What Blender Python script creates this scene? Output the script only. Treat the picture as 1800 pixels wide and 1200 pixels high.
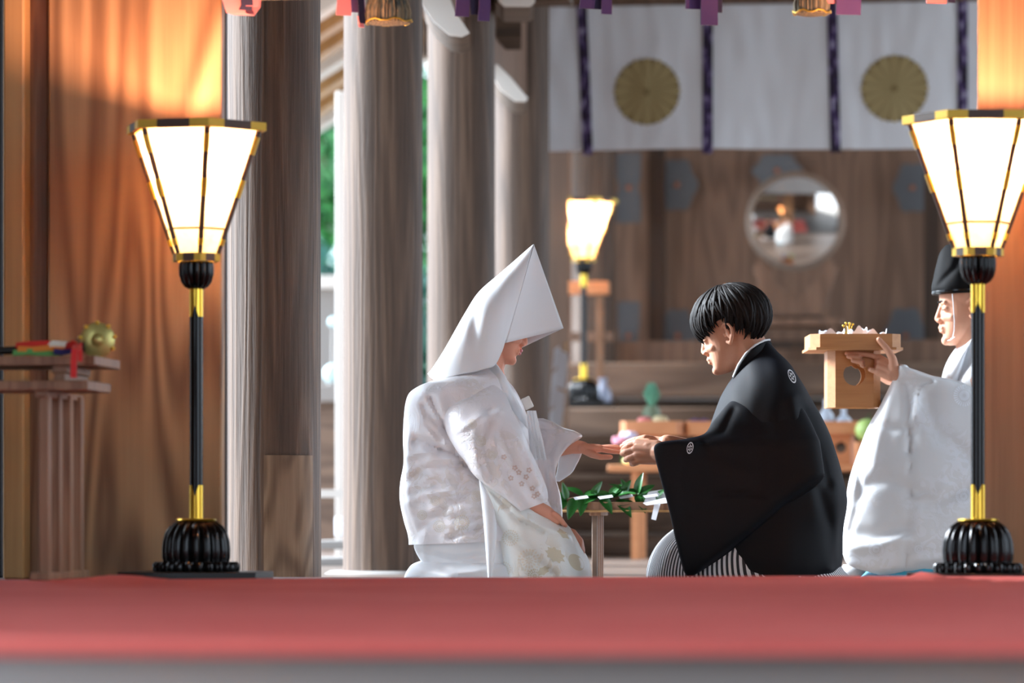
import bpy, math, random
from mathutils import Vector, Matrix, noise
random.seed(7)
for o in list(bpy.data.objects): bpy.data.objects.remove(o)
SC = bpy.context.scene
COL = SC.collection
R = math.radians
PI = math.pi
FL = 6750.0            # focal length in pixels of an 1800 px wide frame (135 mm lens)
HZ = 900.0             # image row of the horizon
CH = 0.17              # camera height above the carpeted floor
TH = R(-6.2)           # the hall is turned a little against the view
ZR = -0.04             # the rear floor lies a little lower

# ------------------------------------------------------------ camera, sky, exposure
cam = bpy.data.cameras.new('camera'); co = bpy.data.objects.new('camera', cam); COL.objects.link(co)
co.location = (0, 0, CH); co.rotation_euler = (R(90), 0, 0)
cam.lens = 135; cam.sensor_width = 36; cam.shift_y = (HZ - 600) / 1800
cam.clip_end = 200; cam.clip_start = 0.05
cam.dof.use_dof = True; cam.dof.focus_distance = 10.9; cam.dof.aperture_fstop = 3.0
SC.camera = co
w = bpy.data.worlds.new('sky'); SC.world = w; w.use_nodes = True
bg = w.node_tree.nodes['Background']; bg.inputs[0].default_value = (0.72, 0.85, 1.0, 1); bg.inputs[1].default_value = 2.6
SC.view_settings.view_transform = 'Standard'; SC.view_settings.look = 'None'
SC.view_settings.exposure = 0.66; SC.view_settings.gamma = 1; SC.view_settings.use_curve_mapping = False
SUN = bpy.data.lights.new('sun', 'SUN'); SUN.energy = 12.5; SUN.angle = R(20); SUN.color = (.84, .92, 1.0)
so = bpy.data.objects.new('sun', SUN); COL.objects.link(so); so.rotation_euler = Vector((.86, -.32, -.48)).to_track_quat('-Z', 'Y').to_euler()

def s2l(c):
    return tuple(((v / 255) / 12.92 if v / 255 <= .04045 else ((v / 255 + .055) / 1.055) ** 2.4) for v in c)

def W(px, py, d):
    return Vector(((px - 900) * d / FL, d, CH + (HZ - py) * d / FL))

# ------------------------------------------------------------ materials
def mat(name, col, rough=.6, metal=0.0, spec=.5, sheen=0.0, emis=None, es=0.0, sss=0.0, coat=0.0):
    m = bpy.data.materials.new(name); m.use_nodes = True
    b = m.node_tree.nodes['Principled BSDF']
    b.inputs['Base Color'].default_value = (*s2l(col), 1)
    b.inputs['Roughness'].default_value = rough; b.inputs['Metallic'].default_value = metal
    b.inputs['Specular IOR Level'].default_value = spec
    b.inputs['Sheen Weight'].default_value = sheen
    b.inputs['Coat Weight'].default_value = coat
    if sss:
        b.inputs['Subsurface Weight'].default_value = sss
        b.inputs['Subsurface Radius'].default_value = (.012, .004, .002)
        b.inputs['Subsurface Scale'].default_value = 1.0
    if emis:
        b.inputs['Emission Color'].default_value = (*s2l(emis), 1); b.inputs['Emission Strength'].default_value = es
    return m

def nd(m, t, **kw):
    n = m.node_tree.nodes.new(t)
    for k, v in kw.items():
        if k.startswith('_'): setattr(n, k[1:], v)
        else: n.inputs[k.replace('__', ' ')].default_value = v
    return n
def lk(m, a, b): m.node_tree.links.new(a, b)
def bsdf(m): return m.node_tree.nodes['Principled BSDF']

def coords(m, scale=(1, 1, 1), loc=(0, 0, 0), kind='Object'):
    t = nd(m, 'ShaderNodeTexCoord'); mp = nd(m, 'ShaderNodeMapping', Scale=scale, Location=loc)
    lk(m, t.outputs[kind], mp.inputs['Vector']); return mp.outputs['Vector']

def ramp(m, fac, stops):
    r = nd(m, 'ShaderNodeValToRGB'); e = r.color_ramp.elements
    while len(e) < len(stops): e.new(.5)
    for i, (p, c) in enumerate(stops):
        e[i].position = p; e[i].color = (*s2l(c), 1) if len(c) == 3 else c
    lk(m, fac, r.inputs['Fac']); return r.outputs['Color']

def bump(m, h, strength=.3, dist=.01):
    b = nd(m, 'ShaderNodeBump', Strength=strength, Distance=dist)
    lk(m, h, b.inputs['Height']); lk(m, b.outputs['Normal'], bsdf(m).inputs['Normal'])

def mixc(m, f, a, b, mode='MIX'):
    n = nd(m, 'ShaderNodeMix', _data_type='RGBA', _blend_type=mode)
    if isinstance(f, (int, float)): n.inputs[0].default_value = f
    else: lk(m, f, n.inputs[0])
    for i, v in ((6, a), (7, b)):
        if isinstance(v, tuple): n.inputs[i].default_value = (*s2l(v), 1)
        else: lk(m, v, n.inputs[i])
    return n.outputs[2]

def wood(name, dark, light, cross=6, along=.5, rings=16, rough=.55, bmp=.25, fine=60, loc=(0, 0, 0), axis=2, ringmix=.6):
    m = mat(name, light, rough)
    sc = [cross] * 3; sc[axis] = along
    v = coords(m, tuple(sc), loc)
    n = nd(m, 'ShaderNodeTexNoise', Scale=1.0, Detail=2.0, Distortion=.4); lk(m, v, n.inputs['Vector'])
    mu = nd(m, 'ShaderNodeMath', _operation='MULTIPLY'); lk(m, n.outputs['Fac'], mu.inputs[0]); mu.inputs[1].default_value = rings * 6.28
    sn = nd(m, 'ShaderNodeMath', _operation='SINE'); lk(m, mu.outputs[0], sn.inputs[0])
    ma = nd(m, 'ShaderNodeMath', _operation='MULTIPLY_ADD'); lk(m, sn.outputs[0], ma.inputs[0]); ma.inputs[1].default_value = .5; ma.inputs[2].default_value = .5
    f = [fine] * 3; f[axis] = fine * .03
    v2 = coords(m, tuple(f), loc)
    n2 = nd(m, 'ShaderNodeTexNoise', Scale=1.0, Detail=5.0, Roughness=.65); lk(m, v2, n2.inputs['Vector'])
    mx = nd(m, 'ShaderNodeMix', _data_type='FLOAT'); mx.inputs[0].default_value = 1 - ringmix
    lk(m, ma.outputs[0], mx.inputs[2]); lk(m, n2.outputs['Fac'], mx.inputs[3])
    c = ramp(m, mx.outputs[0], [(.12, dark), (.5, tuple((a + b) / 2 * 1.04 for a, b in zip(dark, light))), (.85, light)])
    v3 = coords(m, tuple(x * .6 for x in sc), (3, 1, 2))
    n3 = nd(m, 'ShaderNodeTexNoise', Scale=1.0, Detail=3.0); lk(m, v3, n3.inputs['Vector'])
    c = mixc(m, n3.outputs['Fac'], c, mixc(m, .5, c, dark))
    lk(m, c, bsdf(m).inputs['Base Color'])
    bump(m, mx.outputs[0], bmp, .004)
    return m

M = {}
M['column'] = wood('weathered_column_wood', (52, 37, 27), (130, 104, 84), 9, .5, 8, .65, .9, 110, ringmix=.28)
M['panel'] = wood('cedar_panel_wood', (122, 86, 56), (206, 162, 116), 2.6, .45, 13, .5, .15, 45, ringmix=.62)
M['panel2'] = wood('right_panel_wood', (132, 92, 62), (172, 128, 90), 9, .2, 5, .5, .1, 70, ringmix=.3)
M['pale'] = wood('pale_post_wood', (168, 126, 78), (206, 162, 108), 7, .3, 6, .5, .1, 70, ringmix=.3)
M['table'] = wood('offering_table_wood', (118, 82, 58), (172, 130, 98), 14, 1, 6, .5, .15, 110, ringmix=.4)
M['dark'] = wood('dark_beam_wood', (62, 46, 34), (104, 82, 62), 6, .5, 6, .6, .2, 50, axis=0)
M['back'] = wood('rear_hall_wood', (112, 84, 66), (146, 112, 90), 5, .5, 6, .55, .15, 50)
M['step'] = wood('step_wood', (92, 72, 58), (140, 114, 94), 6, .5, 6, .5, .2, 50, axis=0)
M['post'] = wood('dark_post_wood', (52, 36, 24), (78, 54, 36), 8, .5, 6, .5, .2, 60)
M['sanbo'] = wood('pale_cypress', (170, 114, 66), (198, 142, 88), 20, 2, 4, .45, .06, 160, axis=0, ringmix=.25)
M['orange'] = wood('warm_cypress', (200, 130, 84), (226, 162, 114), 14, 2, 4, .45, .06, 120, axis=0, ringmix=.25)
M['floor'] = wood('hall_floor_boards', (52, 47, 46), (74, 68, 66), 7, .5, 6, .55, .1, 50, axis=0)
M['rfloor'] = wood('rear_floor_boards', (100, 86, 78), (136, 120, 110), 7, .5, 6, .4, .1, 50, axis=0)
M['white_wood'] = mat('white_painted_and_lit_wood', (226, 220, 212), .5)
M['black'] = mat('black_lacquer', (7, 6, 6), .22, coat=.06, spec=.3)
M['blackm'] = mat('black_lacquer_matt', (20, 18, 17), .35)
M['gold'] = mat('polished_gold', (226, 186, 70), .28, .9)
M['goldp'] = mat('gold_fitting', (206, 170, 66), .42, .55)
M['brown_f'] = mat('dark_frame_edge', (70, 54, 42), .5)
M['skin'] = mat('skin', (204, 150, 122), .55, sss=.10, spec=.3)
M['skin_f'] = mat('skin_bride', (224, 158, 132), .5, sss=.12, spec=.35)
M['lip_f'] = mat('lip_rouge', (178, 62, 66), .4)
M['lip'] = mat('lip', (188, 118, 106), .5)
M['hair'] = mat('black_hair', (18, 13, 12), .6, spec=.2)
M['hoodw'] = mat('white_hood_silk', (232, 236, 240), .55, sheen=.2)
M['lining'] = mat('white_lining_silk', (232, 236, 240), .5, sheen=.2)
M['purple'] = mat('purple_cloth', (84, 52, 104), .75, sheen=.3)
M['pink'] = mat('pink_cloth', (228, 128, 128), .75, sheen=.3)
M['darkp'] = mat('dark_violet_cloth', (40, 30, 58), .8)
M['paper'] = mat('white_paper', (236, 238, 244), .6)
M['cyan'] = mat('turquoise_hakama', (40, 158, 186), .6, sheen=.3)
M['stone'] = mat('grey_stone', (150, 146, 142), .8)
M['metalb'] = mat('blue_grey_metal', (104, 104, 106), .7, .0)
M['copper'] = mat('copper_rosette', (178, 112, 78), .5, .3)
M['mirror'] = mat('polished_mirror', (206, 198, 190), .03, 1.0)
M['leafd'] = mat('sakaki_leaf', (40, 96, 40), .28)
M['branch'] = mat('branch_bark', (96, 70, 48), .7)

def silk(name, c1, c2, motif=9.0, rough=.36, bmp=.5, seed=0, big=False):
    m = mat(name, c1, rough, sheen=.25, spec=.6)
    v = coords(m, (1, 1, 1), (seed, seed * .7, 0))
    vo = nd(m, 'ShaderNodeTexVoronoi', Scale=motif, Randomness=.85); lk(m, v, vo.inputs['Vector'])
    wv = nd(m, 'ShaderNodeMath', _operation='SINE'); mu = nd(m, 'ShaderNodeMath', _operation='MULTIPLY')
    lk(m, vo.outputs['Distance'], mu.inputs[0]); mu.inputs[1].default_value = 42; lk(m, mu.outputs[0], wv.inputs[0])
    nz = nd(m, 'ShaderNodeTexNoise', Scale=26 if not big else 14, Detail=3.0, Distortion=1.6); lk(m, v, nz.inputs['Vector'])
    gt = ramp(m, nz.outputs['Fac'], [(.49, (0, 0, 0)), (.53, (255, 255, 255))])
    mk = nd(m, 'ShaderNodeTexNoise', Scale=7.0, Detail=1.0); lk(m, coords(m, (1, 1, 1), (seed + 4, 0, 1)), mk.inputs['Vector'])
    mk2 = ramp(m, mk.outputs['Fac'], [(.47, (0, 0, 0)), (.6, (255, 255, 255))])
    f = mixc(m, 1.0, gt, mk2, 'MULTIPLY')
    c = mixc(m, f, c1, c2); lk(m, c, bsdf(m).inputs['Base Color'])
    ad = nd(m, 'ShaderNodeMath', _operation='MULTIPLY_ADD'); lk(m, wv.outputs[0], ad.inputs[0]); ad.inputs[1].default_value = .07; lk(m, f, ad.inputs[2])
    fn = nd(m, 'ShaderNodeTexNoise', Scale=420.0, Detail=1.0); lk(m, v, fn.inputs['Vector'])
    a2 = nd(m, 'ShaderNodeMath', _operation='MULTIPLY_ADD'); lk(m, fn.outputs['Fac'], a2.inputs[0]); a2.inputs[1].default_value = .35; lk(m, ad.outputs[0], a2.inputs[2])
    bump(m, a2.outputs[0], bmp, .0035)
    return m
M['brocade'] = silk('white_brocade', (236, 234, 238), (229, 225, 224), 11, .28, .42)
M['brocade2'] = silk('cream_brocade', (232, 234, 230), (224, 220, 208), 7, .38, .5, 3, True)
M['robe'] = silk('priest_white_silk', (214, 216, 218), (220, 223, 228), 9, .4, .12, 5)
M['haori'] = mat('black_haori_silk', (9, 10, 15), .66, sheen=.06, spec=.2)
_b = bsdf(M['haori']); _b.inputs['Sheen Tint'].default_value = (.35, .45, .75, 1); _b.inputs['Sheen Roughness'].default_value = .4

def hakama():
    m = mat('striped_hakama', (235, 235, 235), .6)
    v = coords(m, (1, 1, 1), kind='UV'); sp = nd(m, 'ShaderNodeSeparateXYZ'); lk(m, v, sp.inputs[0])
    mu = nd(m, 'ShaderNodeMath', _operation='MULTIPLY'); lk(m, sp.outputs[0], mu.inputs[0]); mu.inputs[1].default_value = 126 * 6.2832
    s = nd(m, 'ShaderNodeMath', _operation='SINE'); lk(m, mu.outputs[0], s.inputs[0])
    a = nd(m, 'ShaderNodeMath', _operation='MULTIPLY_ADD'); lk(m, s.outputs[0], a.inputs[0]); a.inputs[1].default_value = .5; a.inputs[2].default_value = .5
    lk(m, ramp(m, a.outputs[0], [(.42, (18, 18, 26)), (.58, (232, 232, 236))]), bsdf(m).inputs['Base Color'])
    return m
M['hakama'] = hakama()

def carpet_mat():
    m = mat('red_felt', (206, 62, 54), .85, sheen=.5)
    n = nd(m, 'ShaderNodeTexNoise', Scale=2.2, Detail=4.0); lk(m, coords(m, (1, 1, 1)), n.inputs['Vector'])
    lk(m, ramp(m, n.outputs['Fac'], [(.3, (228, 100, 92)), (.7, (238, 118, 108))]), bsdf(m).inputs['Base Color'])
    n2 = nd(m, 'ShaderNodeTexNoise', Scale=500.0, Detail=1.0); lk(m, coords(m, (1, 1, 1)), n2.inputs['Vector'])
    bump(m, n2.outputs['Fac'], .4, .003)
    return m
M['carpet'] = carpet_mat(); bsdf(M['carpet']).inputs['Sheen Weight'].default_value = 0; bsdf(M['carpet']).inputs['Specular IOR Level'].default_value = .2

def shade_mat():
    m = bpy.data.materials.new('lantern_paper'); m.use_nodes = True; nt = m.node_tree
    nt.nodes.remove(nt.nodes['Principled BSDF']); out = nt.nodes['Material Output']
    n = nd(m, 'ShaderNodeTexNoise', Scale=30.0, Detail=4.0); lk(m, coords(m, (1, 1, 1)), n.inputs['Vector'])
    c = ramp(m, n.outputs['Fac'], [(.35, (196, 172, 134)), (.65, (212, 190, 154))])
    t = nd(m, 'ShaderNodeBsdfTranslucent'); d = nd(m, 'ShaderNodeBsdfDiffuse'); x = nd(m, 'ShaderNodeMixShader', Fac=.35)
    lk(m, c, t.inputs[0]); lk(m, c, d.inputs[0]); lk(m, t.outputs[0], x.inputs[1]); lk(m, d.outputs[0], x.inputs[2]); lk(m, x.outputs[0], out.inputs[0])
    return m
M['paper_lit'] = shade_mat()

def foliage(name, c1, c2):
    m = mat(name, c1, .5)
    n = nd(m, 'ShaderNodeTexNoise', Scale=1.6, Detail=4.0); lk(m, coords(m, (1, 1, 1)), n.inputs['Vector'])
    lk(m, ramp(m, n.outputs['Fac'], [(.35, c1), (.65, c2)]), bsdf(m).inputs['Base Color'])
    return m
M['fol'] = foliage('tree_leaves', (24, 84, 52), (70, 150, 70))
M['fol2'] = foliage('bluish_leaves', (30, 88, 84), (96, 160, 140))

def strapmat():
    m = mat('patterned_purple_strap', (64, 44, 92), .75)
    n = nd(m, 'ShaderNodeTexNoise', Scale=1.0, Detail=3.0); lk(m, coords(m, (34, 34, 17)), n.inputs['Vector'])
    lk(m, ramp(m, n.outputs['Fac'], [(.40, (34, 22, 46)), (.52, (62, 44, 92)), (.60, (128, 112, 156)), (.66, (170, 168, 192))]), bsdf(m).inputs['Base Color'])
    return m
M['strap'] = strapmat()
def curtmat():
    m = mat('white_curtain', (238, 241, 246), .8)
    n = nd(m, 'ShaderNodeTexNoise', Scale=300.0, Detail=1.0); lk(m, coords(m, (1, 1, .3)), n.inputs['Vector'])
    bump(m, n.outputs['Fac'], .15, .003); return m
M['curtain'] = curtmat()
M['crest'] = mat('gold_embroidery', (172, 154, 108), .7)
M['crestd'] = mat('dark_gold_embroidery', (140, 122, 80), .8)
def straw():
    m = mat('straw_fringe', (120, 104, 78), .8)
    n = nd(m, 'ShaderNodeTexNoise', Scale=1.0, Detail=3.0); lk(m, coords(m, (160, 160, 6)), n.inputs['Vector'])
    lk(m, ramp(m, n.outputs['Fac'], [(.35, (66, 72, 66)), (.6, (146, 128, 98))]), bsdf(m).inputs['Base Color']); return m
M['straw'] = straw()

# ------------------------------------------------------------ mesh builder
class MB:
    def __init__(s): s.v = []; s.f = []; s.m = []; s.uv = {}
    def add(s, vs, fs, mi=0):
        o = len(s.v); s.v += [Vector(v) for v in vs]
        s.f += [tuple(i + o for i in f) for f in fs]; s.m += [mi] * len(fs); return o
    def box(s, c, size, mi=0, rz=0, mat3=None):
        x, y, z = (k / 2 for k in size); c = Vector(c)
        Rm = mat3 or Matrix.Rotation(rz, 3, 'Z')
        vs = [c + Rm @ Vector((i * x, j * y, k * z)) for k in (-1, 1) for j in (-1, 1) for i in (-1, 1)]
        s.add(vs, [(0, 2, 3, 1), (4, 5, 7, 6), (0, 1, 5, 4), (2, 6, 7, 3), (0, 4, 6, 2), (1, 3, 7, 5)], mi); return s
    def rings(s, rs, mi=0, cap=True, closed=True):
        n = len(rs[0]); o = s.add([p for r in rs for p in r], [], mi)
        fs = []
        for i in range(len(rs) - 1):
            for j in range(n if closed else n - 1):
                k = (j + 1) % n
                fs.append((o + i * n + j, o + i * n + k, o + (i + 1) * n + k, o + (i + 1) * n + j))
        if cap and closed:
            for idx, rv in ((0, True), (len(rs) - 1, False)):
                c = sum((Vector(p) for p in rs[idx]), Vector()) / n
                q = len(s.v); s.v.append(c)
                for j in range(n):
                    a, b = o + idx * n + j, o + idx * n + (j + 1) % n
                    fs.append((b, a, q) if rv else (a, b, q))
        s.f += fs; s.m += [mi] * len(fs); return o
    def tube(s, pts, rad, n=10, mi=0, cap=True):
        pts = [Vector(p) for p in pts]
        if isinstance(rad, (int, float)): rad = [rad] * len(pts)
        up = Vector((0.03, 0.02, 1)).normalized(); rs = []; pa = None
        for i, p in enumerate(pts):
            t = (pts[min(i + 1, len(pts) - 1)] - pts[max(i - 1, 0)]).normalized()
            a = pa - t * pa.dot(t) if pa is not None else t.cross(up)
            if a.length < 1e-4: a = t.cross(Vector((1, 0, 0)))
            a.normalize(); pa = a; b = t.cross(a)
            rs.append([p + (a * math.cos(k * 2 * PI / n) + b * math.sin(k * 2 * PI / n)) * rad[i] for k in range(n)])
        s.rings(rs, mi, cap); return s
    def cap(s, p0, p1, r0, r1=None, n=12):       # tapered capsule
        p0 = Vector(p0); p1 = Vector(p1); r1 = r0 if r1 is None else r1
        t = (p1 - p0); L = max(t.length, 1e-5); t = t / L
        a = t.cross(Vector((.1, .2, 1))).normalized(); b = t.cross(a); rs = []
        for k in (85, 60, 30, 0):
            rs.append((p0 - t * r0 * math.sin(R(k)), r0 * math.cos(R(k))))
        for k in (0, 30, 60, 85):
            rs.append((p1 + t * r1 * math.sin(R(k)), r1 * math.cos(R(k))))
        s.rings([[c + (a * math.cos(j * 2 * PI / n) + b * math.sin(j * 2 * PI / n)) * r for j in range(n)] for c, r in rs]); return s
    def ell(s, c, r, n=18, m=12, T=None, mi=0):
        T = T or (lambda p: p); rs = []
        for i in range(m + 1):
            th = PI * (i + .02) / (m + .04)
            rs.append([T(Vector((c[0] + r[0] * math.sin(th) * math.cos(j * 2 * PI / n), c[1] + r[1] * math.sin(th) * math.sin(j * 2 * PI / n), c[2] + r[2] * math.cos(th)))) for j in range(n)])
        s.rings(rs[::-1], mi); return s
    def lathe(s, prof, n=32, c=(0, 0, 0), mi=0, flute=0, fa=0.0, cap=True, ph=0):
        c = Vector(c); rs = []
        for r, z in prof:
            ring = []
            for j in range(n):
                a = ph + j * 2 * PI / n
                rr = r * (1 - fa * (1 - abs(math.cos(flute * a / 2)))) if flute else r
                ring.append(c + Vector((rr * math.cos(a), rr * math.sin(a), z)))
            rs.append(ring)
        s.rings(rs, mi, cap); return s
    def prism(s, pts, y0, y1, mi=0):             # polygon in x-z, extruded along y
        n = len(pts)
        vs = [(x, y0, z) for x, z in pts] + [(x, y1, z) for x, z in pts]
        s.add(vs, [tuple(range(n)), tuple(range(2 * n - 1, n - 1, -1))] + [(i, i + n, (i + 1) % n + n, (i + 1) % n) for i in range(n)], mi); return s
    def ribbon(s, pts, wv, th=.002, mi=0):
        pts = [Vector(p) for p in pts]; ws = wv if isinstance(wv, list) else [wv] * len(pts); rs = []
        for i, p in enumerate(pts):
            t = (pts[min(i + 1, len(pts) - 1)] - pts[max(i - 1, 0)]).normalized(); wd = Vector(ws[i])
            nn = t.cross(wd).normalized() * th / 2
            rs.append([p - wd / 2 - nn, p + wd / 2 - nn, p + wd / 2 + nn, p - wd / 2 + nn])
        s.rings(rs, mi); return s
    def build(s, name, mats, parent=None, smooth=40, fix=True):
        me = bpy.data.meshes.new(name); me.from_pydata([tuple(v) for v in s.v], [], s.f)
        if not isinstance(mats, (list, tuple)): mats = [mats]
        for m in mats: me.materials.append(m)
        for p, i in zip(me.polygons, s.m): p.material_index = i
        if s.uv:
            ul = me.uv_layers.new(name='uv')
            for lp in me.loops: ul.data[lp.index].uv = s.uv.get(lp.vertex_index, (0, 0))
        if fix:
            import bmesh
            b = bmesh.new(); b.from_mesh(me); bmesh.ops.recalc_face_normals(b, faces=b.faces); b.to_mesh(me); b.free()
        if smooth:
            me.polygons.foreach_set('use_smooth', [True] * len(me.polygons)); me.set_sharp_from_angle(angle=R(smooth))
        me.update()
        o = bpy.data.objects.new(name, me); COL.objects.link(o)
        if parent is not None: o.parent = parent
        return o

def tag(o, label, cat=None, group=None, kind=None):
    if label: o['label'] = label
    if cat: o['category'] = cat
    if group: o['group'] = group
    if kind: o['kind'] = kind
    return o
def empty(name, loc, rz=0):
    o = bpy.data.objects.new(name, None); COL.objects.link(o); o.location = loc; o.rotation_euler = (0, 0, rz); o.empty_display_size = .1; return o
def thing(name, label, cat, loc, rz=0, group=None): return tag(empty(name, loc, rz), label, cat, group)
def struct(o): o['kind'] = 'structure'; return o
def copy_tree(o, parent=None):
    c = o.copy(); COL.objects.link(c); c.parent = parent
    for ch in [x for x in list(bpy.data.objects) if x.parent == o]: copy_tree(ch, c)
    return c
def bevel(o, wd=.004, seg=2):
    b = o.modifiers.new('bevel', 'BEVEL'); b.width = wd; b.segments = seg; b.limit_method = 'ANGLE'; return o

# ------------------------------------------------------------ setting
HV = Vector((math.sin(-TH), math.cos(TH), 0)); HU = Vector((math.cos(TH), math.sin(TH), 0))
def hall(u, v, z=0): return HU * u + HV * v + Vector((0, 0, z))
def at(px, d, z=0): return Vector(((px - 900) * d / FL, d, z))

# front floor (bare boards in front of the carpet)
b = MB(); b.box((0, 0, -.06), (9, 14.1, .12)); f1 = struct(b.build('floor', M['floor'])); f1.location = hall(0, 2.9, 0); f1.rotation_euler.z = TH
b = MB(); b.box((0, 0, -.06), (9, 15.4, .12)); f2 = struct(b.build('floor', M['rfloor'])); f2.location = hall(0, 9.95 + 7.7, ZR); f2.rotation_euler.z = TH
# ground outside
b = MB(); b.box((0, 12, -.75), (60, 60, .1)); struct(b.build('floor', mat('pale_gravel', (176, 172, 166), .9)))
# ceiling
b = MB()
for i in range(26): b.box((0, -6.5 + i * 1.28, 3.36), (6.6, .14, .16))
b.box((0, 9.5, 3.5), (7.4, 34, .1)); ce = struct(b.build('ceiling', M['dark'])); ce.rotation_euler.z = TH
# unseen wall behind the camera, added to hold back frontal daylight
b = MB(); b.box((0, 0, 1.7), (7.4, .1, 3.4)); wb = struct(b.build('wall_front', M['back'])); wb.location = hall(0, -4.2, ZR); wb.rotation_euler.z = TH
for sx, v0, v1 in ((-3.4, -4.1, -1.5), (-3.4, 4.9, 9.9), (3.4, -4.1, 0), (3.4, 6.8, 9.9), (3.4, 13, 16)):  # unseen side walls, added with gaps sized for the daylight let in
    b = MB(); b.box((0, (v0 + v1) / 2, 1.65), (.1, v1 - v0, 3.3)); wb = struct(b.build('wall_right' if sx > 0 else 'wall_left', M['back'])); wb.location = hall(sx, 0, ZR); wb.rotation_euler.z = TH

# carpet: thick red felt with soft wrinkles
def carpet():
    b = MB(); nx, ny = 150, 170; rs = []
    X0, X1, Y0, Y1 = -1.8, 2.3, 4.55, 9.03
    def h(x, y):
        v = .006 * noise.noise((x * .5, y * 1.7, 0)) + .003 * noise.noise((x * 1.5, y * 4, 3))
        v += .007 * math.exp(-((y - 8.9 - .1 * math.sin(x * 1.3)) / .08) ** 2)
        fx = 1.08 - (y - 7.4) * .07
        v += .012 * math.exp(-((x - fx - .22 * (9 - y) * .3) / .02) ** 2) * (1 if y > 6.2 else 0)
        v += .012 * math.exp(-((x + .80 + (y - 8.7) * .9) / .05) ** 2) * math.exp(-((y - 8.75) / .25) ** 2)
        return .012 + v
    top = []; 
    for j in range(ny + 1):
        y = Y0 + (Y1 - Y0) * j / ny
        top.append([Vector((X0 + (X1 - X0) * i / nx, y + .02 * math.sin((X0 + (X1 - X0) * i / nx) * 2), 0)) for i in range(nx + 1)])
    for r in top:
        for p in r: p.z = max(.006, h(p.x, p.y))
    rs.append([Vector((p.x, p.y - .004, 0.0005)) for p in top[0]])
    rs += top
    rs.append([Vector((p.x, p.y + .004, 0.0005)) for p in top[-1]])
    b.rings(rs, closed=False)
    o = b.build('red_carpet', M['carpet'], smooth=60)
    tag(o, 'wide red felt carpet with soft wrinkles covering the front floor', 'carpet')
    return o
carpet()

# left cedar panel, its posts; right panel
def slab(name, x0, x1, d, th, z0, z1, m, lab=None, cat=None, bv=.006, rz=TH):
    b = MB(); wd = (x1 - x0) * d / FL / math.cos(rz) ; b.box((wd / 2, th / 2, (z1 - z0) / 2), (wd, th, z1 - z0))
    o = b.build(name, m); o.location = at(x0, d, z0); o.rotation_euler.z = rz; bevel(o, bv)
    if lab: tag(o, lab, cat)
    else: struct(o)
    return o
slab('wall_left', 84, 392, 9.75, .05, 0, 3.3, M['panel'])
slab('trim_1', 42, 86, 9.80, .04, 0, 3.3, M['table'])
slab('trim_2', 5, 43, 9.74, .07, 0, 3.3, M['pale'])
slab('trim_3', 390, 397, 9.78, .03, 0, 3.3, M['post'])
slab('wall_left', -160, 4, 10.0, .05, 0, 3.3, mat('dark_blue_shade_cloth', (30, 38, 48), .8))
slab('wall_right', 1718, 2050, 9.50, .06, 0, 3.3, M['panel2'])

# ------------------------------------------------------------ columns
def column(px, d, r, lab, patch=False, z1=3.3, seed=0):
    root = thing('wooden_column', lab, 'column', at(px, d, ZR), TH, 'round wooden columns along the left side of the hall')
    b = MB(); b.lathe([(r * 1.02, 0), (r * 1.015, .6), (r * 1.005, 1.6), (r * .985, z1 - ZR)], 64)
    for k, v in enumerate(b.v):
        n = 1 + .012 * noise.noise((v.x * 6, v.y * 6, v.z * .6 + seed)); v.x *= n; v.y *= n
    s = b.build('shaft', M['column'], root); s.location = (0, 0, 0)
    b = MB(); b.lathe([(r * 1.5, -.12), (r * 1.5, .0), (r * 1.35, .012)], 40); b.build('foot_stone', M['stone'], root)
    if patch:
        b = MB(); rs = []
        for k in range(30):
            a = R(-91 + k * 2.2); rr = r * 1.045
            x, y = math.cos(a) * rr, math.sin(a) * rr
            rs.append([Vector((x, y, z)) for z in (0.0, .12, .25, patch)])
        inner = [[Vector((p.x * .97, p.y * .97, p.z)) for p in r2] for r2 in rs]
        rr = [inner[0]] + rs + [inner[-1]]
        b.rings(rr, closed=False); b.build('repair_patch', wood('patch_wood', (92, 70, 52), (168, 142, 116), 7, 1.1, 10, .65, .4, 95, ringmix=.4), root)
    return root
column(480, 10.9, .134, 'nearest thick round wooden column behind the left lantern, with an inlaid repair strip', patch=.37)
column(673.5, 13.1, .134, 'second round column from the lens, just left of the bride, pale weathered left edge', seed=3)
column(811, 15.2, .133, 'third round column, rising behind the white hood', seed=5)
column(917, 17.4, .125, 'fourth round column, between the hood tip and the left end of the curtain', seed=8)
column(1044, 22.2, .125, 'farthest round column, right behind the small lantern', seed=11)

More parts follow.
